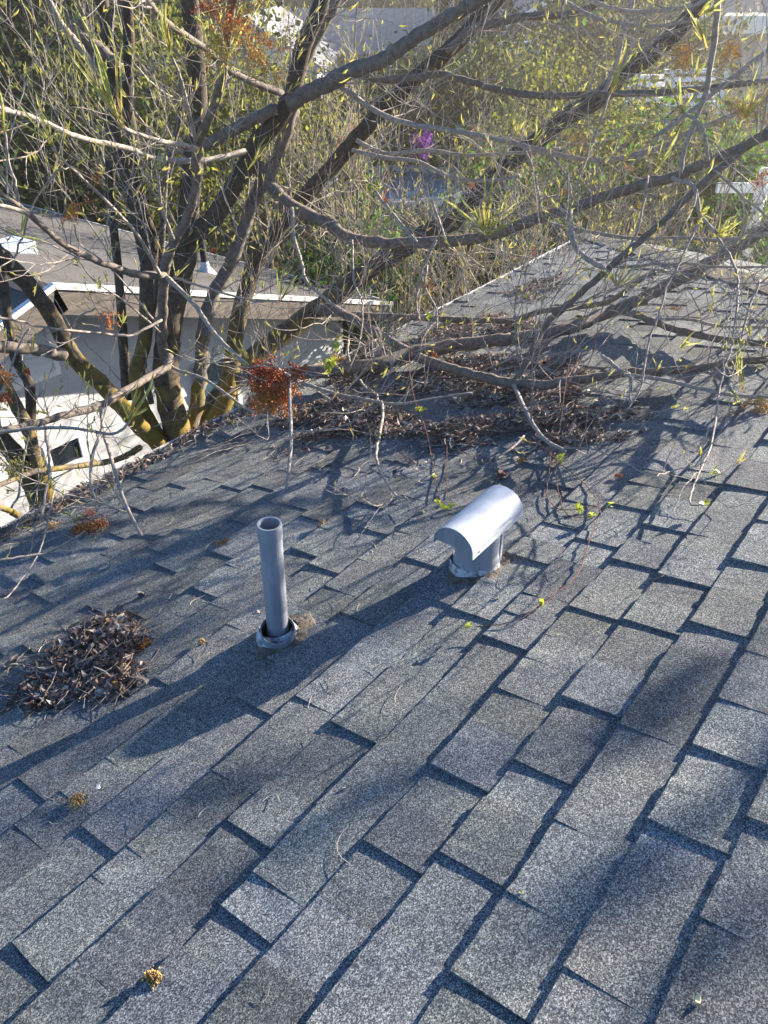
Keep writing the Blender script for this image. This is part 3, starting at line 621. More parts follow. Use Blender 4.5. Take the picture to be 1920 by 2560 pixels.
t.shoot(322, 1055, 3.3, [(330, 960), (345, 985), (390, 945), (300, 1000), (372, 980)], .0075)
t.shoot(633, 925, 3.4, [(560, 860), (575, 845), (600, 850), (625, 880), (555, 895), (610, 870)], .007, 2)
t.shoot(619, 422, 4.4, [(665, 340), (700, 355), (610, 395)], .007, 1)
t.shoot(698, 752, 3.7, [(700, 680), (735, 690), (755, 710), (718, 672)], .007, 1)
t.shoot(560, 150, 3.5, [(545, 230), (565, 235), (600, 190), (640, 20), (680, 0), (520, 40)], .007, 2)
t.shoot(56, 590, 3.4, [(50, 535), (62, 540), (20, 570), (100, 590)], .007, 0)
t.shoot(247, 724, 3.9, [(240, 685), (250, 690), (245, 700)], .006, 1)
t.shoot(78, 877, 3.6, [(82, 835), (88, 845), (60, 850)], .006, 0)
t.shoot(405, 630, 3.9, [(440, 620), (395, 600)], .006, 1); t.shoot(395, 430, 3.8, [(400, 380), (380, 400), (415, 385)], .006, 1)
t.shoot(440, 690, 4.1, [(470, 660), (430, 650)], .005, 1); t.shoot(125, 1205, 3.4, [(138, 1190), (132, 1180)], .005, 0)
t.flower(590, 60, 3.25, 120, 'orange', 700, .25); t.flower(540, 90, 3.25, 75, 'green', 420, .6); t.flower(635, 120, 3.25, 60, 'tan', 260, .6); t.flower(520, 10, 3.3, 55, 'red', 200, .3)
t.flower(185, 515, 3.7, 50, 'orange', 240, .6); t.flower(268, 785, 3.9, 42, 'orange', 190, .6); t.flower(538, 622, 4.0, 22, 'red', 70); t.flower(240, 435, 4.3, 40, 'orange', 120); t.flower(690, 180, 4.3, 34, 'tan', 110)
t.flower(655, 930, 3.4, 62, 'red', 700, .3, .0052); t.flower(655, 950, 3.4, 95, 'red', 1100, .93, .0052, (0.8, 0.3, 0.06)); t.flower(690, 945, 3.4, 105, 'red', 1300, .93, .0052, (0.85, 0.36, 0.08)); t.flower(740, 925, 3.4, 38, 'red', 300, .3, .0045)
t.limb(9, 8, 3.45, 2.98, [(722, 945), (724, 1000), (728, 1100), (716, 1225)], spawn=.1)
t.leaves([(838, 860), (830, 905), (822, 915)], 3.6, 20, 4)
t.dress(9, (.1, .5), levs=(0, 1)); t.dress(1.8, (.4, 1.0), .7, (1, 2)); t.dress(1.5, (.35, 1.0), .2, (1, 2), 1.0); t.finish()

# 4: big tree leaning over the roof
t = Tree('large bare tree whose thick limbs lean right over the shingle roof', pr(500, 1090, 5.3) * A(1, 1, 0) + A(0, 0, GZ))
t.limb(54, 33, 5.3, 6.3, [(440, 1140), (495, 1066), (579, 954), (640, 889), (756, 801), (840, 739), (925, 674), (987, 635), (1064, 585), (1145, 545), (1191, 492), (1249, 422), (1336, 359), (1423, 289), (1504, 243), (1562, 179), (1625, 139), (1712, 58), (1790, -40)], moss=.55, spawn=.6)
t.limb(30, 19, 4.9, 3.6, [(620, 398), (650, 425), (677, 463), (723, 509), (810, 555), (880, 596), (960, 608), (1041, 608), (1134, 602), (1220, 590), (1319, 555), (1423, 521), (1515, 492), (1597, 463), (1689, 440), (1770, 405), (1851, 370), (1920, 336), (2010, 290)], spawn=1)
t.limb(22, 16, 5.15, 3.2, [(790, 772), (826, 770), (866, 790), (926, 824), (987, 859), (1057, 897), (1138, 924), (1199, 940), (1280, 957), (1365, 961), (1442, 949), (1565, 932), (1627, 930), (1716, 924), (1781, 915), (1851, 903), (1920, 897), (2010, 880)], spawn=.9)
t.limb(34, 29, 5.0, 4.38, [(590, 950), (680, 938), (756, 934), (833, 924), (933, 915), (1026, 886), (1122, 866), (1199, 855), (1280, 847)], kind='branch', spawn=.7)
t.limb(29, 25, 4.38, 4.75, [(1280, 847), (1357, 836), (1434, 816), (1511, 785), (1550, 770), (1608, 743), (1666, 716), (1743, 674), (1820, 631), (1920, 569), (2020, 500)], kind='branch', spawn=.7)
t.limb(17, 12, 4.5, 4.15, [(1545, 775), (1590, 786), (1666, 816), (1724, 832), (1793, 847), (1920, 859), (1990, 860)], spawn=.7)
t.limb(8, 6, 4.1, 3.9, [(1640, 797), (1720, 798), (1800, 815), (1920, 818)], spawn=.7)
t.limb(16, 12, 5.1, 4.5, [(800, 780), (883, 787), (987, 791), (1095, 797), (1200, 800), (1280, 801), (1357, 778), (1481, 762), (1527, 751), (1600, 700), (1640, 680)], spawn=.7)
t.limb(17, 14, 3.62, 3.75, [(1288, 955), (1319, 901), (1357, 828), (1380, 793), (1427, 755), (1496, 693), (1550, 647), (1612, 593), (1666, 546), (1712, 500), (1790, 430), (1920, 325), (1980, 280)], spawn=.8)
t.limb(9, 8, 3.4, 3.2, [(1560, 936), (1590, 940), (1666, 951), (1781, 978), (1851, 990), (1930, 992)], spawn=.5)
t.limb(11, 8, 3.6, 3.1, [(1284, 962), (1319, 1036), (1357, 1094), (1412, 1128)], spawn=.3)
t.limb(6, 4, 3.3, 3.05, [(1310, 1090), (1280, 1120), (1240, 1150)], spawn=0)
t.limb(15, 12, 4.5, 4.6, [(868, 182), (915, 190), (960, 200), (1060, 190), (1099, 185), (1151, 197), (1209, 214), (1284, 231), (1365, 240), (1452, 237), (1539, 234), (1654, 231), (1770, 220), (1930, 200)], spawn=.8)
t.limb(13, 10, 4.5, 4.3, [(850, 214), (900, 250), (960, 289), (1035, 312), (1151, 330), (1249, 350), (1330, 370), (1423, 393), (1515, 402), (1585, 388), (1654, 370), (1712, 336), (1799, 301), (1930, 240)], spawn=.9)
t.limb(9, 7, 4.7, 4.4, [(880, 375), (960, 393), (1047, 405), (1134, 446), (1220, 451), (1300, 440)], spawn=.9)
t.limb(10, 7, 4.8, 4.6, [(890, 350), (960, 382), (1076, 376), (1163, 388), (1307, 382), (1400, 372)], spawn=.9)
t.limb(18, 12, 5.0, 4.8, [(1120, 132), (1160, 85), (1191, 69), (1238, 58), (1319, 41), (1411, 38), (1481, 17), (1520, -20)], spawn=.7)
t.limb(9, 7, 4.6, 4.4, [(1458, -5), (1539, 23), (1631, 29), (1735, 12), (1800, -20)], spawn=.8)
t.limb(8, 6, 4.6, 4.3, [(1405, 0), (1481, 41), (1568, 61), (1654, 64), (1740, 50)], spawn=.8)
t.limb(13, 10, 3.5, 3.7, [(1796, -30), (1787, 87), (1776, 162), (1764, 231), (1735, 312), (1712, 370), (1701, 432)], spawn=.6)
t.limb(10, 8, 4.2, 4.0, [(1930, 120), (1828, 197), (1770, 243), (1700, 300), (1640, 340)], spawn=.8)
t.limb(12, 10, 5.2, 5.1, [(1588, -20), (1562, 69), (1539, 162), (1505, 244)], spawn=.7)
t.limb(9, 7, 3.7, 3.6, [(1770, 402), (1762, 350), (1753, 312), (1706, 280)], spawn=.5)
t.limb(6, 5, 3.65, 3.5, [(1775, 415), (1850, 485), (1925, 548)], spawn=.4)
t.limb(9, 7, 3.7, 3.6, [(1678, 446), (1730, 463), (1745, 500), (1750, 535), (1793, 585)], spawn=.4)
t.limb(9, 7, 4.3, 3.9, [(1300, 540), (1369, 558), (1442, 573), (1550, 593), (1627, 596), (1716, 595), (1800, 600), (1930, 585)], spawn=.7)
t.limb(15, 11, 3.8, 3.6, [(1420, 524), (1423, 535), (1430, 585), (1442, 623), (1473, 650), (1511, 674), (1546, 714)], kind='branch', spawn=.4)
t.limb(7, 5, 3.8, 3.6, [(1550, 670), (1627, 662), (1716, 658), (1781, 666), (1930, 668)], spawn=.4)
t.limb(9, 7, 4.6, 4.2, [(730, 520), (736, 596), (756, 662), (763, 697), (794, 731), (856, 778)], spawn=.4)
t.limb(8, 5, 4.0, 4.0, [(1092, 600), (1057, 666), (1045, 716), (1041, 762), (1049, 801)], spawn=.4)
t.limb(8, 7, 4.3, 4.1, [(940, 480), (960, 508), (995, 550), (1041, 604)], spawn=.4)
t.limb(7, 5, 4.2, 4.0, [(1080, 500), (1096, 550), (1115, 600)], spawn=.6)
t.limb(6, 6, 4.4, 4.1, [(871, 850), (871, 893), (887, 936), (918, 971), (941, 986), (945, 1005)], spawn=.4)
t.limb(10, 6, 4.15, 3.6, [(660, 905), (736, 948), (787, 967), (844, 986), (910, 998), (968, 1009), (1010, 1009), (1103, 994), (1180, 982)], spawn=.4)
t.limb(8, 5, 3.85, 3.15, [(954, 1005), (956, 1040), (947, 1100), (943, 1157), (984, 1233), (1018, 1246)], spawn=.3)
t.limb(10, 6, 5.1, 4.0, [(560, 990), (640, 945), (720, 950), (760, 970)], spawn=.5)
t.limb(9, 7, 3.5, 3.3, [(1505, 890), (1520, 900), (1550, 925), (1575, 940), (1575, 1010)], spawn=.4)
for P, r0, r1 in (([(1793, 593), (1836, 662), (1845, 731), (1836, 809), (1828, 870), (1809, 928), (1797, 982), (1781, 1100), (1756, 1163), (1731, 1222), (1726, 1260), (1760, 1262)], 3.6, 2.7),
                  ([(1745, 560), (1708, 635), (1689, 677), (1666, 716), (1647, 789), (1623, 847), (1612, 913), (1600, 975), (1565, 1029)], 3.6, 3.15),
                  ([(1568, 133), (1527, 226), (1481, 359), (1435, 480)], 4.4, 4.2), ([(1301, 358), (1330, 416), (1348, 492), (1348, 532)], 4.2, 4.1),
                  ([(1365, 382), (1417, 440), (1430, 500)], 4.2, 4.0), ([(1620, 440), (1597, 567), (1560, 640), (1535, 700)], 3.9, 3.6),
                  ([(1068, 664), (1064, 720), (1090, 770), (1092, 828)], 4.3, 4.1), ([(1900, 700), (1870, 780), (1840, 900), (1820, 960)], 3.5, 3.2),
                  ([(880, 600), (885, 700), (905, 760), (900, 850), (870, 930)], 4.4, 4.1)):
    t.limb(6, 4, r0, r1, P, spawn=.5)
def vine(P, r0, r1):
    Q = np.array([pr(x, y, min(r0 + (r1 - r0) * i / (len(P) - 1), np.linalg.norm(on_roof(x, y, 0.022) - CAM))) for i, (x, y) in enumerate(P)])
    mb = MB(); C = spline(Q, 5); mb.tube(C + rng.normal(0, .0008, C.shape), np.linspace(.0020, .0013, len(C)), 5, (0, 0, 0)); mb.build('tendril', m_vine, t.o, t.base, True)
vine([(1519, 705), (1508, 762), (1496, 809), (1481, 886), (1446, 955), (1411, 1010)], 3.6, 3.4)
vine([(1496, 716), (1461, 789), (1434, 867), (1419, 928), (1411, 982), (1396, 1100), (1391, 1184), (1401, 1248), (1418, 1286), (1469, 1294)], 3.6, 2.75)
vine([(1450, 880), (1411, 982), (1385, 1050), (1380, 1100), (1372, 1184), (1368, 1243), (1401, 1273), (1448, 1271), (1490, 1262)], 3.4, 2.75)
vine([(1330, 1090), (1359, 1121), (1401, 1159), (1448, 1197), (1473, 1222), (1498, 1260), (1494, 1302), (1473, 1353), (1460, 1395), (1443, 1437), (1389, 1484), (1359, 1507), (1288, 1551), (1192, 1568)], 3.1, 2.6)
vine([(1014, 720), (1014, 770), (1022, 866), (1026, 944), (1041, 1013), (1068, 1086), (1085, 1180)], 4.2, 3.0); vine([(1120, 1040), (1117, 1120), (1118, 1245)], 3.4, 2.9); vine([(1085, 1180), (1100, 1250)], 3.0, 2.9)
t.leaves([(1085, 1188), (1100, 1258), (1118, 1262), (1450, 1260), (1522, 1264), (1480, 1290), (1765, 1263), (1790, 1176), (1178, 1570), (1356, 1500), (1400, 1150), (1052, 1026), (1075, 795)], 3.4, 18, 3)
t.shoot(1215, 590, 3.95, [(1140, 480), (1165, 470), (1185, 520), (1205, 430), (1225, 440), (1250, 500), (1290, 480), (1320, 470), (1150, 560), (1270, 540), (1300, 545), (1130, 500)], .0085, 2)
t.shoot(1546, 716, 3.6, [(1590, 655), (1600, 690), (1570, 660), (1610, 700), (1515, 680)], .007, 1)
t.shoot(1470, 665, 3.65, [(1440, 655), (1455, 680)], .006, 1); t.shoot(1505, 690, 3.65, [(1505, 665), (1525, 700)], .006, 1)
t.shoot(1863, 295, 3.7, [(1880, 170), (1905, 190), (1920, 180), (1850, 230), (1935, 220)], .008, 2)
t.shoot(1706, 283, 3.6, [(1672, 190), (1690, 210), (1700, 200), (1730, 230)], .009, 1)
t.shoot(1766, 118, 3.5, [(1728, 8), (1738, 20), (1745, 50), (1755, 30)], .009, 1)
t.shoot(1735, 190, 3.5, [(1720, 130), (1745, 140), (1765, 165)], .007, 1); t.shoot(1745, 40, 3.5, [(1790, -10), (1830, 0), (1770, 10)], .007, 1)
t.shoot(1527, 237, 4.3, [(1565, 115), (1572, 140), (1550, 170), (1580, 190)], .0085, 1)
t.shoot(1290, 341, 4.2, [(1272, 240), (1285, 250), (1300, 280), (1320, 290)], .0085, 1); t.shoot(1328, 370, 4.2, [(1345, 290), (1355, 320)], .0085, 1)
t.shoot(1793, 589, 3.6, [(1840, 540), (1850, 555), (1835, 590), (1810, 540)], .007, 2); t.shoot(1750, 535, 3.6, [(1775, 510), (1790, 540), (1760, 490)], .006, 2)
t.shoot(1700, 872, 3.6, [(1740, 830), (1755, 845), (1725, 850)], .007, 1); t.shoot(1855, 978, 3.25, [(1845, 845), (1860, 850), (1835, 880), (1870, 930)], .006, 1)
t.shoot(1420, 525, 3.8, [(1415, 500), (1430, 505), (1440, 520)], .006, 1); t.shoot(1480, 460, 3.9, [(1490, 420), (1505, 440), (1470, 430)], .006, 1); t.shoot(1640, 430, 3.8, [(1700, 330), (1660, 350)], .006, 1)
t.shoot(1850, 1000, 3.2, [(1820, 960), (1830, 1000)], .006, 1); t.shoot(1875, 840, 3.4, [(1880, 810), (1862, 800)], .006, 1)
t.flower(1905, 1000, 3.2, 70, 'tan', 420, .5); t.flower(1440, 340, 4.3, 52, 'tan', 260, .4); t.flower(1712, 125, 3.9, 62, 'tan', 420, .5); t.flower(1822, 118, 3.9, 50, 'tan', 280, .5); t.flower(1885, 275, 3.8, 75, 'tan', 420, .3)
t.flower(1026, 1250, 2.95, 42, 'orange', 200, .92); t.flower(1080, 880, 4.2, 22, 'orange', 60); t.flower(1410, 475, 4.2, 24, 'orange', 60); t.flower(1180, 460, 4.5, 20, 'orange', 50); t.flower(1400, 1070, 3.3, 24, 'orange', 70); t.flower(1180, 320, 4.5, 24, 'red', 60)
t.flower(1900, 440, 4.0, 40, 'orange', 130); t.flower(1850, 250, 4.2, 36, 'tan', 130); t.flower(765, 575, 4.6, 30, 'orange', 90); t.flower(840, 890, 4.2, 36, 'tan', 160, .4)
def off(kind, r0, r1, *pts):                         # unseen limbs added out of frame to cast shadows on the roof
    C = spline(np.array(pts), 6); C = C + rng.normal(0, .015, C.shape); rr = np.linspace(r0, r1, len(C)); mb = MB(); mb.tube(C, rr, 10, (.1, 0, 0)); mb.build('branch', m_limb, t.o, t.base, True); t.paths.append((C, rr, kind, .5))
def sh(x, y, d): return on_roof(x, y) + SUN * d
HE = pr(1790, -40, 6.3)
for (x0, y0, x1, y1, d, rad, n) in ((1500, 1890, 1720, 1690, 6.2, .055, 5), (640, 2165, 890, 2020, 7.0, .05, 5), (1390, 2360, 1570, 2150, 6.5, .05, 4), (340, 2100, 520, 1980, 7.6, .045, 4),
                                    (1850, 1960, 1990, 1780, 5.6, .06, 4), (560, 1700, 900, 1600, 6.8, .05, 6), (120, 1960, 330, 1840, 8, .05, 4), (1560, 2560, 1700, 2400, 6.2, .045, 3), (170, 1500, 420, 1400, 7.5, .04, 4), (100, 1520, 560, 1330, 9, .085, 7), (40, 1780, 400, 1600, 9, .07, 6), (330, 1430, 680, 1290, 9.5, .07, 6), (20, 1420, 300, 1330, 9, .07, 5)):
    d *= 1.35
    off('twig', .016, .005, HE + A(.2, -.1, .25), (HE + sh(x1, y1, d)) / 2 + A(0, 0, .25), sh(x1, y1, d), sh(x0, y0, d + .3)); mb = MB()
    for k in range(n): blossom(mb, sh(x0 + (x1 - x0) * (k + .5) / n, y0 + (y1 - y0) * (k + .5) / n, d + .1 * k), rad * 1.1, FC['tan'], 120, .2, .0085)
    mb.build('blossom_cluster', m_flower, t.o, t.base)  # added unseen clusters, set sunward of the roof to throw soft shadow patches
t.paths = [q for q in t.paths if q[2] != 'twig' or q[0][0][2] < 1.2]
t.dress(6.5, (.08, .42), levs=(0, 1), budp=.35); t.dress(1.8, (.4, 1.0), .7, (1, 2), budp=.4); t.dress(3.2, (.35, 1.1), .15, (1, 2), 1.3, .25); t.finish()

# procedural budding trees behind, in the side yard and beyond the roof corner
def brush(label, x, y, stems, H, spread, flowers=4, per=12, tone=1.0):
    t = Tree(label, A(x, y, GZ), name='budding_tree'); t.tm = m_brush
    for i in range(stems):
        a = rng.uniform(0, 6.28); p = t.base + A(math.cos(a), math.sin(a), 0) * rng.uniform(0, .25); d = unit(A(math.cos(a) * spread, math.sin(a) * spread, 1)); n = 16; P = [p]; L = H * rng.uniform(.75, 1.1)
        for k in range(n): d = unit(d + rng.normal(0, .055, 3) + A(0, 0, .03)); P.append(P[-1] + d * L / n)
        r = rng.uniform(.018, .042); mb = MB(); rr = np.linspace(r, .006, n + 1); mb.tube(P, rr, 7, (0, 0, 0))
        arms = [(P, int(n * .35), per)]
        for _ in range(3):
            k = rng.integers(int(n * .3), int(n * .8)); b = unit(A(rng.normal(), rng.normal(), .9)); Q = [P[k]]; m_ = 9; Lb = rng.uniform(.8, 1.8)
            for _q in range(m_): b = unit(b + rng.normal(0, .09, 3) + A(0, 0, .05)); Q.append(Q[-1] + b * Lb / m_)
            mb.tube(Q, np.linspace(r * .5, .005, m_ + 1), 6, (0, 0, 0)); arms.append((Q, 1, per // 3))
        mb.build('stem', m_limb, t.o, t.base, True)
        for Q, k0, cnt in arms:
            for _ in range(cnt):
                k = rng.integers(k0, len(Q) - 1); f = Q[k] + (Q[k + 1] - Q[k]) * rng.random(); sd_ = unit(rng.normal(0, 1, 3) * A(1, 1, .3))
                t.grow(f, sd_ * .75 + A(0, 0, .42), rng.uniform(.25, .9), .0058, 1, .7, None, .4)
    for _ in range(flowers):
        q = t.base + A(rng.normal(0, .5), rng.normal(0, .5), H * rng.uniform(.6, .95)); mb = MB(); blossom(mb, q, .12, FC[('orange', 'tan', 'green')[rng.integers(3)]], 160, .3, .008); mb.build('blossom_cluster', m_flower, t.o, t.base)
    t.finish()
m_gray = M_var('grey_roof', (.15, .155, .165), (.23, .235, .245), 3, .85); m_blue = M_var('pale_blue', (.42, .50, .60), (.56, .63, .70), 3, .6); m_greywall = M_var('grey_wall', (.24, .25, .28), (.33, .34, .37), 3, .8); m_cream = M_var('cream_wall', (.50, .52, .46), (.62, .63, .56), 2, .7)
for a in (('thin budding tree of upright grey shoots beside the far end of the neighbour roof', 7.8, 6.0, 7, 3.6, .28),
          ('tall budding tree crowding the gutter near the far roof corner', 8.0, 4.2, 8, 3.8, .32),
          ('budding tree behind the hip of the roof, rightmost of the thicket', 9.6, 3.6, 7, 3.7, .36),
          ('budding tree at the centre of the thicket in front of the pool', 10.4, 6.2, 6, 3.2, .34),
          ('slender budding tree standing against the palm', 12.4, 5.2, 8, 3.0, .36),
          ('loose budding tree behind the fork of the brown trunk', 8.2, 7.4, 7, 5.0, .22),
          ('far budding tree in front of the blue-white patio roof', 13.6, 8.4, 8, 3.1, .34)):
    brush(*a)

# ---------------- neighbour house (gable end facing the camera) ----------------
PY = 5.5; PK = on_y(132, 713, PY); NP = 18.0; tn = math.tan(R_(NP)); RLEN = 11.5
nh = thing('neighbour_house', 'white sided house next door with a low brown shingle gable roof and louvred gable vent', 'house', A(PK[0], PY, GZ))
O = np.array(nh.location); HWID = 3.85
def roofz(x): return PK[2] - abs(x - PK[0]) * tn
for s in (-1, 1):
    mb = MB(); x1 = PK[0] + s * HWID; 
    for j in range(26):                              # lapped courses
        u0, u1 = j / 26, (j + 1) / 26; xa, xb = PK[0] + s * HWID * u0, PK[0] + s * HWID * u1; za, zb = roofz(xa), roofz(xb) + .012
        mb.add([(xa, PY, za), (xb, PY, zb), (xb, PY + RLEN, zb), (xa, PY + RLEN, za), (xb, PY, zb - .014), (xb, PY + RLEN, zb - .014)], [(0, 1, 2, 3), (1, 4, 5, 2)], np.ones(3) * rng.uniform(.85, 1.1))
    mb.add([(PK[0], PY, PK[2] - .02), (x1, PY, roofz(x1) - .02), (x1, PY + RLEN, roofz(x1) - .02), (PK[0], PY + RLEN, PK[2] - .02)], [(0, 1, 2, 3)], (.5, .5, .5))
    mb.build('roof', m_nroof, nh, O)
    fb = MB(); wh = MB()
    fr = (A(PK[0], PY, PK[2]), unit(A(s, 0, -tn)), A(0, 1, 0), unit(A(s * tn, 0, 1)))
    Ls = HWID / math.cos(R_(NP))
    fb.box((0, -.02, -.20), (Ls, .015, -.022), fr=fr); fb.build('fascia', m_fascia, nh, O)
    wh.box((0, -.03, -.022), (Ls + .03, .02, .016), fr=fr); wh.box((Ls - .01, -.02, -.10), (Ls + .03, RLEN, .02), fr=fr); wh.build('drip_edge', m_gutter, nh, O)
WY = PY + .40
mb = MB(); zt = PK[2] - .06; 
def wz(x): return roofz(x) - .03
nb = 26; board = .14
z = GZ
while z < PK[2] - .1:
    z2 = min(z + board, PK[2] - .05); hwx = min(HWID - .35, max(0.05, (PK[2] - .03 - z2) / tn + .02)); hw0 = min(HWID - .35, max(.05, (PK[2] - .03 - z) / tn))
    mb.add([(PK[0] - hw0, WY - .012, z), (PK[0] + hw0, WY - .012, z), (PK[0] + hwx, WY, z2), (PK[0] - hwx, WY, z2), (PK[0] - hw0, WY + .01, z), (PK[0] + hw0, WY + .01, z)], [(0, 1, 2, 3), (5, 4, 0, 1)], np.ones(3) * rng.uniform(.96, 1.03)); z = z2
for s in (-1, 1): x = PK[0] + s * (HWID - .35); mb.add([(x, WY, GZ), (x, PY + RLEN - .3, GZ), (x, PY + RLEN - .3, wz(x)), (x, WY, wz(x))], [(0, 1, 2, 3)])
mb.build('wall', m_siding, nh, O)
def wallbox(mb, x0, y0, x1, y1, d0, d1):            # rectangle on the gable wall given by two photo corners
    a, b_ = on_y(x0, y0, WY), on_y(x1, y1, WY); mb.box((min(a[0], b_[0]), WY - d1, min(a[2], b_[2])), (max(a[0], b_[0]), WY - d0, max(a[2], b_[2]))); return a, b_
def window(cx, cy, w_, h_, mat, frame=.045, nm='window'):
    c = on_y(cx, cy, WY); fr = MB(); x0, x1, z0, z1 = c[0] - w_ / 2, c[0] + w_ / 2, c[2] - h_ / 2, c[2] + h_ / 2; f = frame
    fr.box((x0 - f, WY - .05, z1), (x1 + f, WY - .012, z1 + f)); fr.box((x0 - f, WY - .06, z0 - f), (x1 + f, WY - .012, z0)); fr.box((x0 - f, WY - .05, z0), (x0, WY - .012, z1)); fr.box((x1, WY - .05, z0), (x1 + f, WY - .012, z1))
    o = fr.build(nm, m_white, nh, O); gl = MB(); gl.box((x0, WY - .03, z0), (x1, WY - .014, z1)); g_ = gl.build('pane', mat, o, O); return o
window(158, 1130, .27, .19, m_glass); window(545, 990, .42, .75, m_teal, .05, 'door')
gv = MB(); c = on_y(62, 862, WY); gx0, gx1, gz0, gz1 = c[0] - .20, c[0] + .17, c[2] - .26, c[2] + .20
gv.box((gx0 - .04, WY - .04, gz0 - .04), (gx0, WY - .012, gz1)); gv.box((gx1, WY - .04, gz0 - .04), (gx1 + .04, WY - .012, gz1 + .04)); gv.box((gx0, WY - .04, gz0 - .04), (gx1, WY - .012, gz0))
for k in range(9):
    zz = gz0 + k * (gz1 - gz0) / 9; gv.add([(gx0, WY - .045, zz), (gx1, WY - .045, zz), (gx1, WY - .014, zz + .04), (gx0, WY - .014, zz + .04)], [(0, 1, 2, 3)])
o = gv.build('gable_vent', m_white, nh, O); bk = MB(); bk.box((gx0, WY - .0135, gz0), (gx1, WY - .0125, gz1)); bk.build('opening', m_black, o, O)
mb = MB(); wallbox(mb, 135, 770, 142, 900, .012, .03); mb.build('trim_board', m_white, nh, O)
def on_nroof(x, y):
    d = ray(x, y); n = unit(A(tn, 0, 1)); return CAM + d * (((PK - CAM) @ n) / (d @ n))
q = on_nroof(515, 682); vp = thing('vent_pipe', 'black vent pipe with a pale flashing on the neighbour roof', 'vent pipe', q)
mb = MB(); lathe(mb, [(.035, -.02), (.035, .34), (.028, .34), (.028, .2)], q, n=16); mb.build('pipe', m_black, vp, q, True); mb = MB(); lathe(mb, [(.12, -.03), (.10, .0), (.05, .06), (.04, .12)], q, n=16); mb.build('flashing', m_galv, vp, q, True)
q = on_nroof(20, 625); vp = thing('box_vent', 'pale square metal vent on the neighbour roof at the left edge', 'roof vent', q)
mb = MB(); mb.box((-.18, -.16, -.1), (.18, .16, .06), fr=(q, A(1, 0, 0), A(0, 1, 0), A(0, 0, 1))); mb.build('hood', m_blue, vp, q); mb = MB(); mb.box((-.26, -.22, -.1), (.26, .22, .0), fr=(q, unit(A(1, 0, -tn)), A(0, 1, 0), unit(A(tn, 0, 1)))); mb.build('flange', m_blue, vp, q)

# ---------------- foliage ----------------
def foliage(mb, c, rad, n, size, cols, clumps=40, sp=0.22):
    c = np.asarray(c, float); rad = np.asarray(rad, float)
    cc = rng.normal(0, 1, (clumps, 3)); cc /= np.linalg.norm(cc, axis=1)[:, None]; cc *= rng.uniform(.35, 1.0, (clumps, 1)); k = rng.integers(0, clumps, n)
    p = c + (cc[k] + rng.normal(0, sp, (n, 3))) * rad
    d = rng.normal(0, 1, (n, 3)) + A(0, 0, .4); d /= np.linalg.norm(d, axis=1)[:, None]; s = np.cross(d, rng.normal(0, 1, (n, 3))); s /= np.linalg.norm(s, axis=1)[:, None]
    L = size * rng.uniform(.6, 1.4, (n, 1)); W = L * rng.uniform(.3, .5, (n, 1))
    V = np.stack([p, p + d * L * .5 + s * W, p + d * L, p + d * L * .5 - s * W], 1).reshape(-1, 3)
    C = np.asarray(cols)[rng.integers(0, len(cols), n)] * rng.uniform(.7, 1.3, (n, 1)); ct = rng.uniform(.75, 1.25, (clumps, 1)); C = C * ct[k]
    mb.add(V, [(4 * i, 4 * i + 1, 4 * i + 2, 4 * i + 3) for i in range(n)], np.repeat(C, 4, 0))
DK = [(.018, .035, .012), (.03, .05, .015), (.045, .06, .02)]; YG = [(.20, .22, .03), (.28, .28, .04), (.14, .17, .03)]; BG = [(.07, .17, .02), (.11, .23, .03), (.05, .12, .02)]; OL = [(.11, .12, .03), (.17, .16, .05), (.08, .09, .025)]
def bush(name, label, cat, c, rad, n, size, cols, clumps=40, sp=.22, trunk=True, group=None):
    c = np.asarray(c, float); base = A(c[0], c[1], GZ); t = thing(name, label, cat, base, group)
    mb = MB(); foliage(mb, c, rad, n, size, cols, clumps, sp); mb.build('crown', m_fol, t, base)
    mb = MB(); r = max(.02, rad[0] * .07); top = c[2] + rad[2] * .3
    mb.tube([base, base + (c - base) * .5 + A(.05, .03, 0), A(c[0], c[1], top)], [r, r * .8, r * .3], 8, (0, 0, 0))
    for _ in range(7): a = rng.uniform(0, 6.28); q = A(c[0], c[1], c[2] - rad[2] * rng.uniform(-.1, .6)); mb.tube([q, q + A(math.cos(a) * rad[0] * .4, math.sin(a) * rad[1] * .4, rad[2] * .3), q + A(math.cos(a) * rad[0] * .75, math.sin(a) * rad[1] * .75, rad[2] * .7)], [r * .4, r * .28, r * .1], 6, (0, 0, 0))
    mb.build('trunk', m_trunk, t, base, True); return t
def at(x, y, dist): return pr(x, y, dist)
# dark evergreens beyond the neighbour roof, upper left
bush('evergreen_tree', 'big dark evergreen filling the upper left corner beyond the neighbour roof', 'tree', at(40, 180, 22), (3.2, 3.2, 4.2), 26000, .13, DK, 90)
bush('evergreen_tree', 'dark evergreen behind the tall stems, second from the upper left corner', 'tree', at(330, 90, 25), (3.2, 3.2, 4.4), 24000, .14, DK + OL[:1], 80)
bush('hedge', 'low black-green hedge just past the white edge of the neighbour roof', 'hedge', at(250, 440, 19), (3.4, 3.4, 1.6), 14000, .11, DK, 60)
bush('shrub', 'shrub with small yellow-green leaves behind the forked trunk', 'shrub', at(420, 300, 14.5), (1.5, 1.5, 1.6), 7000, .08, YG + OL, 70, .2)
bush('shrub', 'twiggy olive shrub between the stems and the sunlit house gable', 'shrub', at(640, 330, 15.5), (1.7, 1.7, 1.5), 6000, .08, OL + YG[:1], 70, .2)
bush('shrub', 'bright green leafy shrub standing below the long grey limb', 'shrub', at(930, 730, 11.0), (.8, .8, .9), 4500, .075, BG, 50, .2)
bush('shrub', 'bright green sapling in front of the blue pool', 'shrub', at(885, 500, 13.5), (.35, .35, .8), 1800, .09, BG, 26, .2)
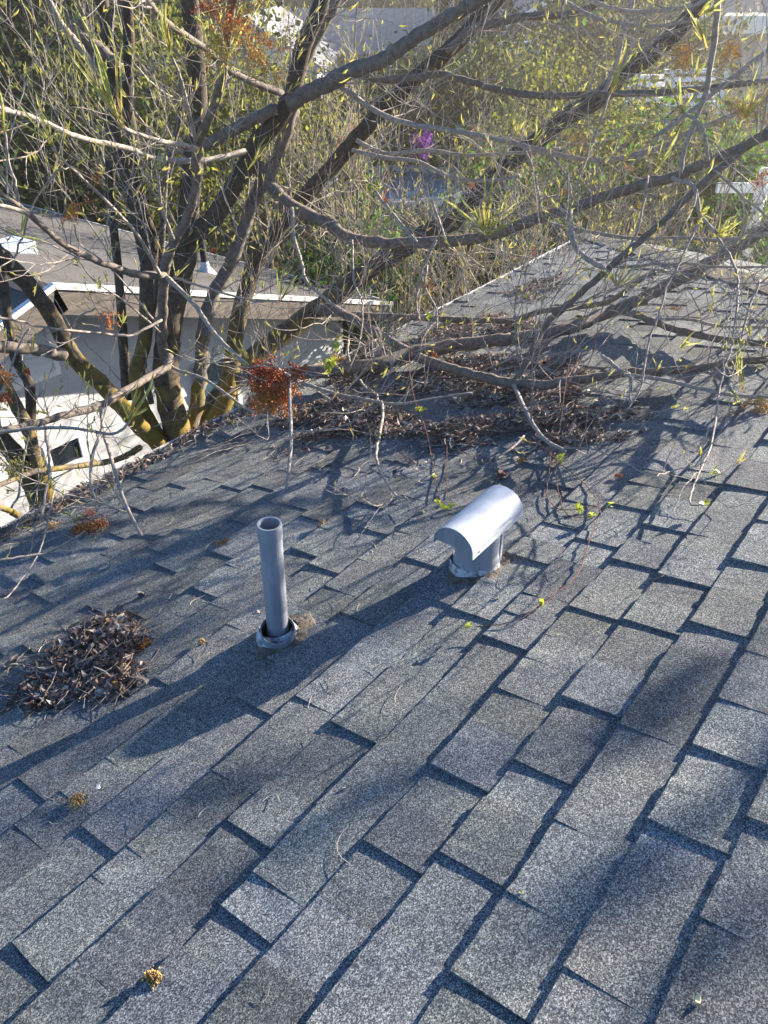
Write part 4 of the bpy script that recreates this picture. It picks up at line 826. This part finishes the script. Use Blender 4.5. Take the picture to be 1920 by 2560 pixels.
bush('shrub', 'dark green shrub behind the gutter at the middle of the roof edge', 'shrub', at(1010, 690, 12.0), (1.3, 1.3, .8), 6000, .09, DK + BG[2:], 50)
bush('shrub', 'mid green shrub beyond the far roof corner', 'shrub', at(1290, 560, 13.0), (1.0, 1.0, 1.1), 4000, .08, BG + OL, 50)
bush('evergreen_tree', 'brown-green conifer left of the blue-white patio roof', 'tree', at(1195, 160, 30), (1.6, 1.6, 3.4), 9000, .16, OL + DK, 60)
bush('leafy_tree', 'yellow-green leafy tree glowing in the sun at the upper right', 'tree', at(1560, 40, 34), (2.6, 2.6, 2.7), 12000, .2, YG, 60, .18)
bush('leafy_tree', 'green leafy tree between the patio roof and the yellow-green tree', 'tree', at(1440, 110, 31), (1.5, 1.5, 2.2), 7000, .18, BG + YG, 50, .2)
bush('shrub', 'line of yellow-budded shrub in front of the patio', 'shrub', at(1390, 260, 24), (3.0, 3.0, 1.6), 9000, .09, OL + YG, 110, .12)
bush('shrub', 'dark shrub behind the white slatted bench', 'shrub', at(1660, 170, 30), (2.4, 2.4, 1.8), 6000, .18, DK + OL, 50)
bush('shrub', 'olive undergrowth around the foot of the palm', 'shrub', at(1700, 480, 15), (1.8, 1.8, 1.3), 6000, .1, OL + BG, 60)
bush('shrub', 'round green shrub beside the white post at the right edge', 'shrub', at(1840, 600, 13), (.6, .6, .9), 2600, .08, BG, 40)
bush('shrub', 'dark laurel shrub in the middle of the yard behind the purple flowers', 'shrub', at(1060, 260, 24), (3.0, 3.0, 1.5), 7000, .15, DK, 50)
bush('flower_bush', 'small bush of purple flowers in the yard', 'flowering bush', at(1052, 352, 19), (.22, .22, .28), 350, .07, [(.16, .03, .28), (.22, .05, .35)], 16)
bush('evergreen_tree', 'tall dark tree far behind the right-hand houses', 'tree', at(1800, -60, 60), (6, 6, 5), 8000, .45, DK, 50)
bush('evergreen_tree', 'dark trees at the top centre behind the white gable', 'tree', at(960, -60, 62), (7, 7, 4), 9000, .45, DK + OL, 60)
bush('evergreen_tree', 'dark green tree at the top left of centre behind the stems', 'tree', at(520, 40, 50), (3.0, 3.6, 4.4), 9000, .3, DK + OL, 60)
bush('shrub', 'dark green shrub between the neighbour gable and the gutter, below the thick limbs', 'shrub', at(850, 790, 9.6), (.8, .7, .8), 3600, .07, DK + BG[2:], 50)
bush('shrub', 'yellow-green thicket of new leaves filling the yard right of centre', 'shrub', at(1480, 400, 17), (2.4, 2.4, 1.6), 6500, .09, YG + OL, 120, .1)
bush('shrub', 'yellow-green thicket of new leaves behind the pool', 'shrub', at(1150, 330, 27), (3.0, 3.0, 1.4), 6000, .11, YG + OL + BG[:1], 110, .1)
# fan palm
pb_ = at(1745, 420, 14.5); base = A(pb_[0], pb_[1], GZ); pm = thing('fan_palm', 'fan palm with spiky green fronds over a rough brown trunk', 'palm tree', base)
mb = MB(); top = A(pb_[0] + .3, pb_[1] - .4, pb_[2] - .4); mb.tube([base, (base + top) / 2, top], [.22, .2, .2], 14, (0, 0, 0), rough=.12); mb.build('trunk', m_fascia, pm, base)
for k in range(16):
    mb = MB(); d = unit(rng.normal(0, 1, 3) + A(0, 0, .9)); q = top + d * .55; mb.tube([top, q], [.015, .01], 5, (.10, .15, .03)); s = unit(np.cross(d, A(.2, .1, 1))); n_ = unit(np.cross(s, d))
    for j in range(26):
        a = (j / 25 - .5) * 3.6; e = unit(d * math.cos(a) + s * math.sin(a) + n_ * .15 * abs(a) + A(0, 0, -.12)); w_ = unit(np.cross(e, n_)) * .013
        mb.add([q - w_ * .3, q + e * .35 - w_, q + e * .62 - A(0, 0, .03), q + e * .35 + w_], [(0, 1, 2, 3)], np.array((.16, .24, .05)) * rng.uniform(.7, 1.3))
    mb.build('frond', m_fol, pm, base)

# ---------------- pool, bench, far houses ----------------
pc = on_z(1005, 455, GZ + 1.0); pool = thing('pool', 'round blue above-ground pool with a white rim, half hidden by twigs', 'pool', A(pc[0], pc[1], GZ))
mb = MB(); lathe(mb, [(1.9, 0), (1.9, .95), (1.8, .95), (1.8, .3), (.01, .3)], pool.location, n=48); mb.build('wall', m_pool, pool, np.array(pool.location), True)
mb = MB(); lathe(mb, [(1.85, .86), (2.02, .86), (2.02, 1.0), (1.72, 1.0), (1.72, .9)], pool.location, n=48); mb.build('rim', m_white, pool, np.array(pool.location))
mb = MB(); lathe(mb, [(1.73, .9), (.01, .9)], pool.location, n=48); mb.build('water', m_pool, pool, np.array(pool.location))
def frame_box(mb, p, ux, uy, w_, d_, z0, z1, col=(1, 1, 1)): mb.box((-w_ / 2, -d_ / 2, z0), (w_ / 2, d_ / 2, z1), col, fr=(A(p[0], p[1], 0), A(ux[0], ux[1], 0), A(uy[0], uy[1], 0), A(0, 0, 1)))
def ghouse(label, x, y, dist, rot, w_, d_, hw_, hr, mw, mr, name='far_house', mt=None):
    p = at(x, y, dist); z0 = GZ; zr = p[2]; ux = A(math.cos(rot), math.sin(rot), 0); uy = A(-math.sin(rot), math.cos(rot), 0); base = A(p[0], p[1], GZ); t = thing(name, label, 'house', base)
    ze = zr - hr; mb = MB(); frame_box(mb, p, ux, uy, w_, d_, z0, ze)
    def P(a, b_, z_): return A(p[0], p[1], 0) + ux * a + uy * b_ + A(0, 0, z_)
    for s in (-1, 1): mb.add([P(-w_ / 2, s * d_ / 2, ze), P(w_ / 2, s * d_ / 2, ze), P(0, s * d_ / 2, zr - .15)], [(0, 1, 2)])
    mb.build('wall', mw, t, base); mb = MB(); o_ = .4; sl = hr / (w_ / 2)
    for s in (-1, 1):
        a = [P(0, -d_ / 2 - o_, zr), P(s * (w_ / 2 + o_), -d_ / 2 - o_, ze - sl * o_), P(s * (w_ / 2 + o_), d_ / 2 + o_, ze - sl * o_), P(0, d_ / 2 + o_, zr)]; mb.add(a + [q - A(0, 0, .12) for q in a], [(0, 1, 2, 3), (7, 6, 5, 4), (0, 4, 5, 1), (1, 5, 6, 2), (2, 6, 7, 3)])
    rf = mb.build('roof', mr, t, base); mb = MB()
    for s in (-1, 1):
        for e in (-1, 1):
            a0, a1 = P(0, e * (d_ / 2 + o_ + .02), zr - .02), P(s * (w_ / 2 + o_), e * (d_ / 2 + o_ + .02), ze - sl * o_ - .02); mb = MB(); mb.add([a0, a1, a1 - A(0, 0, .22), a0 - A(0, 0, .22)], [(0, 1, 2, 3)]); mb.build('trim', mt or m_white, t, base)
    for s in (-1, 1):
        for e in (-.25, .25):
            fr = MB(); c_ = (e * w_, s * (d_ / 2 + .02)); fr.box((c_[0] - .55, c_[1] - .04, ze - 1.7), (c_[0] + .55, c_[1] + .04, ze - .5), fr=(A(p[0], p[1], 0), ux, uy, A(0, 0, 1))); wn = fr.build('window', m_white, t, base)
            gl = MB(); gl.box((c_[0] - .45, c_[1] - .06, ze - 1.6), (c_[0] + .45, c_[1] + .06, ze - .6), fr=(A(p[0], p[1], 0), ux, uy, A(0, 0, 1))); gl.build('pane', m_glass, wn, base)
    return t
ghouse('far white gabled house with a grey roof at the top centre', 655, 25, 44, R_(-55), 6, 9, 2.6, 1.7, m_blue, m_gray, mt=m_greywall)
ghouse('far house with a long grey roof behind the twigs at the top middle', 930, 20, 50, R_(30), 8, 16, 2.6, 1.6, m_greywall, m_gray)
ghouse('far pale green house with white eaves near the top of the photo', 1290, -10, 52, R_(-40), 6, 8, 2.6, 1.5, m_cream, m_gray)
ghouse('far grey house standing in the glare at the upper right', 1880, -5, 40, R_(20), 8, 9, 2.6, 1.6, m_greywall, m_gray)
# patio cover
p0 = at(1330, 135, 33); base = A(p0[0], p0[1], GZ); pt = thing('patio_cover', 'flat blue-white patio roof on posts in front of a far house', 'patio cover', base); ux, uy = unit(A(.55, -.83, 0)), unit(A(.83, .55, 0))
mb = MB(); mb.box((-2.4, -1.6, -.06), (2.4, 1.6, .06), fr=(p0, ux, unit(uy + A(0, 0, .14)), unit(A(0, 0, 1) - uy * .14))); mb.build('roof', m_blue, pt, base)
mb = MB(); mb.box((-2.42, -1.65, -.16), (2.42, -1.6, .07), fr=(p0, ux, unit(uy + A(0, 0, .14)), unit(A(0, 0, 1) - uy * .14))); mb.build('fascia', m_white, pt, base)
for sx in (-2.2, 0, 2.2): mb = MB(); q = p0 + ux * sx - uy * 1.5; mb.box((-.06, -.06, GZ), (.06, .06, q[2] - .25), fr=(A(q[0], q[1], 0), ux, uy, A(0, 0, 1))); mb.build('post', m_white, pt, base)
mb = MB(); frame_box(mb, p0 + uy * 1.8, ux, uy, 5, .2, GZ, p0[2] - .1); mb.build('back_wall', m_greywall, pt, base)
def slatted(label, x, y, dist, n, wid, dz, name, rot):
    q = at(x, y, dist); base = A(q[0], q[1], GZ); t = thing(name, label, 'bench', base); ux, uy = A(math.cos(rot), math.sin(rot), 0), A(-math.sin(rot), math.cos(rot), 0)
    for k in range(n): mb = MB(); mb.box((-wid / 2, .16 * k, dz * k), (wid / 2, .16 * k + .12, dz * k + .09), fr=(q, ux, uy, A(0, 0, 1))); mb.build('slat', m_white, t, base)
    for s in (-1, 1): mb = MB(); mb.box((s * wid / 2 - .04, -.05, GZ - q[2]), (s * wid / 2 + .04, .03, dz * n), fr=(q, ux, uy, A(0, 0, 1))); mb.box((s * wid / 2 - .04, .03, -.04), (s * wid / 2 + .04, .16 * n, .0), fr=(q, ux, uy, A(0, 0, 1))); mb.build('frame', m_white, t, base)
slatted('white slatted bench back in the far yard at the right, left of the pair', 1620, 255, 22, 4, .9, .14, 'slatted_bench', R_(-50))
slatted('white slatted bench back in the far yard at the right, larger of the pair', 1735, 265, 22, 5, 1.2, .15, 'slatted_bench', R_(-50))
q = at(1850, 62, 33); base = A(q[0], q[1], GZ); cp = thing('carport', 'grey lean-to with a white roof edge in the upper right', 'carport', base); ux, uy = unit(A(.6, -.8, 0)), unit(A(.8, .6, 0))
mb = MB(); mb.box((-1.8, 0, -.25), (1.8, .1, .25), fr=(q, ux, uy, A(0, 0, 1))); mb.build('fascia', m_white, cp, base); mb = MB(); mb.box((-1.8, .11, .05), (1.8, 3, .2), fr=(q, ux, uy, A(0, 0, 1))); mb.build('roof', m_gray, cp, base); mb = MB(); frame_box(mb, q + uy * 1.2, ux, uy, 3.4, .15, GZ, q[2]); mb.build('wall', m_greywall, cp, base)
q = at(1893, 520, 12.5); base = A(q[0], q[1], GZ); fp = thing('fence_post', 'white post with a rail in the glare at the right edge', 'post', base); mb = MB(); mb.box((-.07, -.07, GZ), (.07, .07, q[2] + .5), fr=(A(q[0], q[1], 0), A(1, 0, 0), A(0, 1, 0), A(0, 0, 1))); mb.build('post', m_white, fp, base); mb = MB(); mb.box((-.6, -.03, q[2] + .2), (.6, .03, q[2] + .32), fr=(A(q[0], q[1], 0), unit(A(.6, -.8, 0)), unit(A(.8, .6, 0)), A(0, 0, 1))); mb.build('rail', m_white, fp, base)
# board fence across the yard
f0, f1 = A(17, 30, 0), A(44, 4, 0); fd = unit(f1 - f0); base = A(f0[0], f0[1], GZ); fn = thing('board_fence', 'weathered dark board fence across the back of the yard', 'fence', base)
mb = MB(); nrm_ = A(-fd[1], fd[0], 0)
for k in range(int(np.linalg.norm(f1 - f0) / .16)): mb.box((k * .16, -.01, GZ), (k * .16 + .15, .01, GZ + 1.75 + rng.uniform(-.02, .02)), np.ones(3) * rng.uniform(.7, 1.2), fr=(f0, fd, nrm_, A(0, 0, 1)))
mb.build('boards', m_fascia, fn, base)
mb = MB()
for k in range(12): mb.box((k * 3.1, .012, GZ), (k * 3.1 + .1, .11, GZ + 1.8), (.8, .8, .8), fr=(f0, fd, nrm_, A(0, 0, 1)))
mb.build('posts', m_fascia, fn, base)
# ground cover in the yard
mb = MB()
for _ in range(1): foliage(mb, A(16, 14, GZ + .1), (16, 14, .14), 26000, .16, OL + BG + YG, 500, .12)
tag(mb.build('weeds', m_fol), 'low weeds and grass over the yard between the houses', 'weeds', kind='stuff')

# ---------------- fallen blossoms and small things on the roof ----------------
def fallen(x, y, px, cols, label, n=120, grain=.0024, name='fallen_blossom', cat='blossom'):
    p = on_roof(x, y, 0.018); mb = MB(); r = px * np.linalg.norm(p - CAM) / F
    k = 5; ax = unit(rng.normal(0, 1, 3)); ax = unit(ax - NRM * (ax @ NRM))
    for i in range(int(n * 1.7)):
        q = p + ax * r * rng.uniform(-1, 1) + np.cross(NRM, ax) * r * .35 * rng.normal() + NRM * abs(rng.normal(0, r * .22)); c_ = np.array(FC[cols][rng.integers(3)]) * rng.uniform(.45, 1.0)
        mb.add(q + OCT * grain * rng.uniform(.6, 1.3, (6, 1)), OF, c_)
    o = mb.build(name, m_flower, None, p); tag(o, label, cat, 'blossom clusters fallen on the roof')
fallen(226, 1322, 42, 'orange', 'large orange fallen blossom cluster at the end of the dark twig near the gutter', 330, .004)
fallen(130, 1318, 20, 'tan', 'small brown fallen blossom beside the gutter litter, left of the large orange one')
fallen(225, 1284, 22, 'red', 'dark dry fallen blossom between the gutter and the large orange one', 60)
fallen(557, 1357, 17, 'tan', 'round tan fallen blossom on the shingles left of the tall pipe')
fallen(505, 1605, 10, 'tan', 'tiny tan fallen blossom in the shade left of the pipe foot', 60)
fallen(195, 2003, 20, 'tan', 'golden fallen blossom on the shaded shingles below the leaf heap', 160)
fallen(383, 2445, 19, 'tan', 'lone slim orange fallen blossom near the bottom of the photo', 150)
fallen(805, 1310, 12, 'tan', 'tiny yellow fallen blossom right of the pipe top', 50)
fallen(1303, 1152, 11, 'orange', 'small orange fallen blossom just right of the big leaf drift', 70)
fallen(1547, 1190, 9, 'orange', 'small orange fallen blossom right of the hanging tendrils', 60)
fallen(1690, 774, 13, 'orange', 'pale orange fallen blossom far up the roof at the right', 70)
fallen(325, 1610, 24, 'tan', 'tan fallen blossom caught on the right rim of the leaf heap', 150); fallen(300, 1665, 22, 'tan', 'tan fallen blossom in the middle of the leaf heap', 170); fallen(362, 1612, 16, 'orange', 'bright orange fallen blossom at the right tip of the leaf heap', 110); fallen(300, 1702, 18, 'tan', 'tan fallen blossom at the lower edge of the leaf heap', 100)
def flat_bit(x, y, L, W, col, label, name, cat):
    p = on_roof(x, y, .02); mb = MB(); d = unit(AX * .8 + DWN * rng.normal(0, .5)); s = np.cross(NRM, d); n = 10; V = [p + d * L * .5 * math.cos(a) + s * W * .5 * math.sin(a) + NRM * (.002 * math.cos(2 * a)) for a in np.linspace(0, 6.283, n, endpoint=False)]
    V2 = [v_ - NRM * .003 for v_ in V]; mb.add(V + V2, [tuple(range(n)), tuple(range(2 * n - 1, n - 1, -1))] + [(i, n + i, n + (i + 1) % n, (i + 1) % n) for i in range(n)], col); tag(mb.build(name, m_litter, None, p), label, cat)
flat_bit(244, 1966, .016, .009, (.9, .9, .88), 'small white seed lying in the shade under the leaf heap', 'seed', 'seed')
flat_bit(1745, 2497, .013, .008, (.95, .85, .45), 'pale yellow leaf bit on the shingles near the bottom right corner', 'leaf_bit', 'leaf')
flat_bit(1303, 2228, .010, .004, (.8, .75, .35), 'thin yellow leaf bit on a shingle at the lower right of centre', 'leaf_bit', 'leaf')
flat_bit(258, 1418, .028, .012, (.45, .43, .42), 'pale grey dead leaf lying alone above the leaf heap', 'dead_leaf', 'leaf')
p = on_roof(358, 1490, .016); mb = MB()
for _ in range(3): leaf_piece(mb, p + NRM * .008, NRM, .035, .022, (.22, .20, .20), .1)
tag(mb.build('curled_leaf', m_litter, None, p), 'dark curled dead leaf standing up on the shingles above the leaf heap', 'leaf')
p = on_roof(1255, 1192, .016); mb = MB()
for _ in range(5): leaf_piece(mb, p + NRM * .01, NRM, .05, .03, (.20, .10, .09), .2)
tag(mb.build('curled_leaf', m_litter, None, p), 'reddish dead leaf just behind the hooded vent', 'leaf')
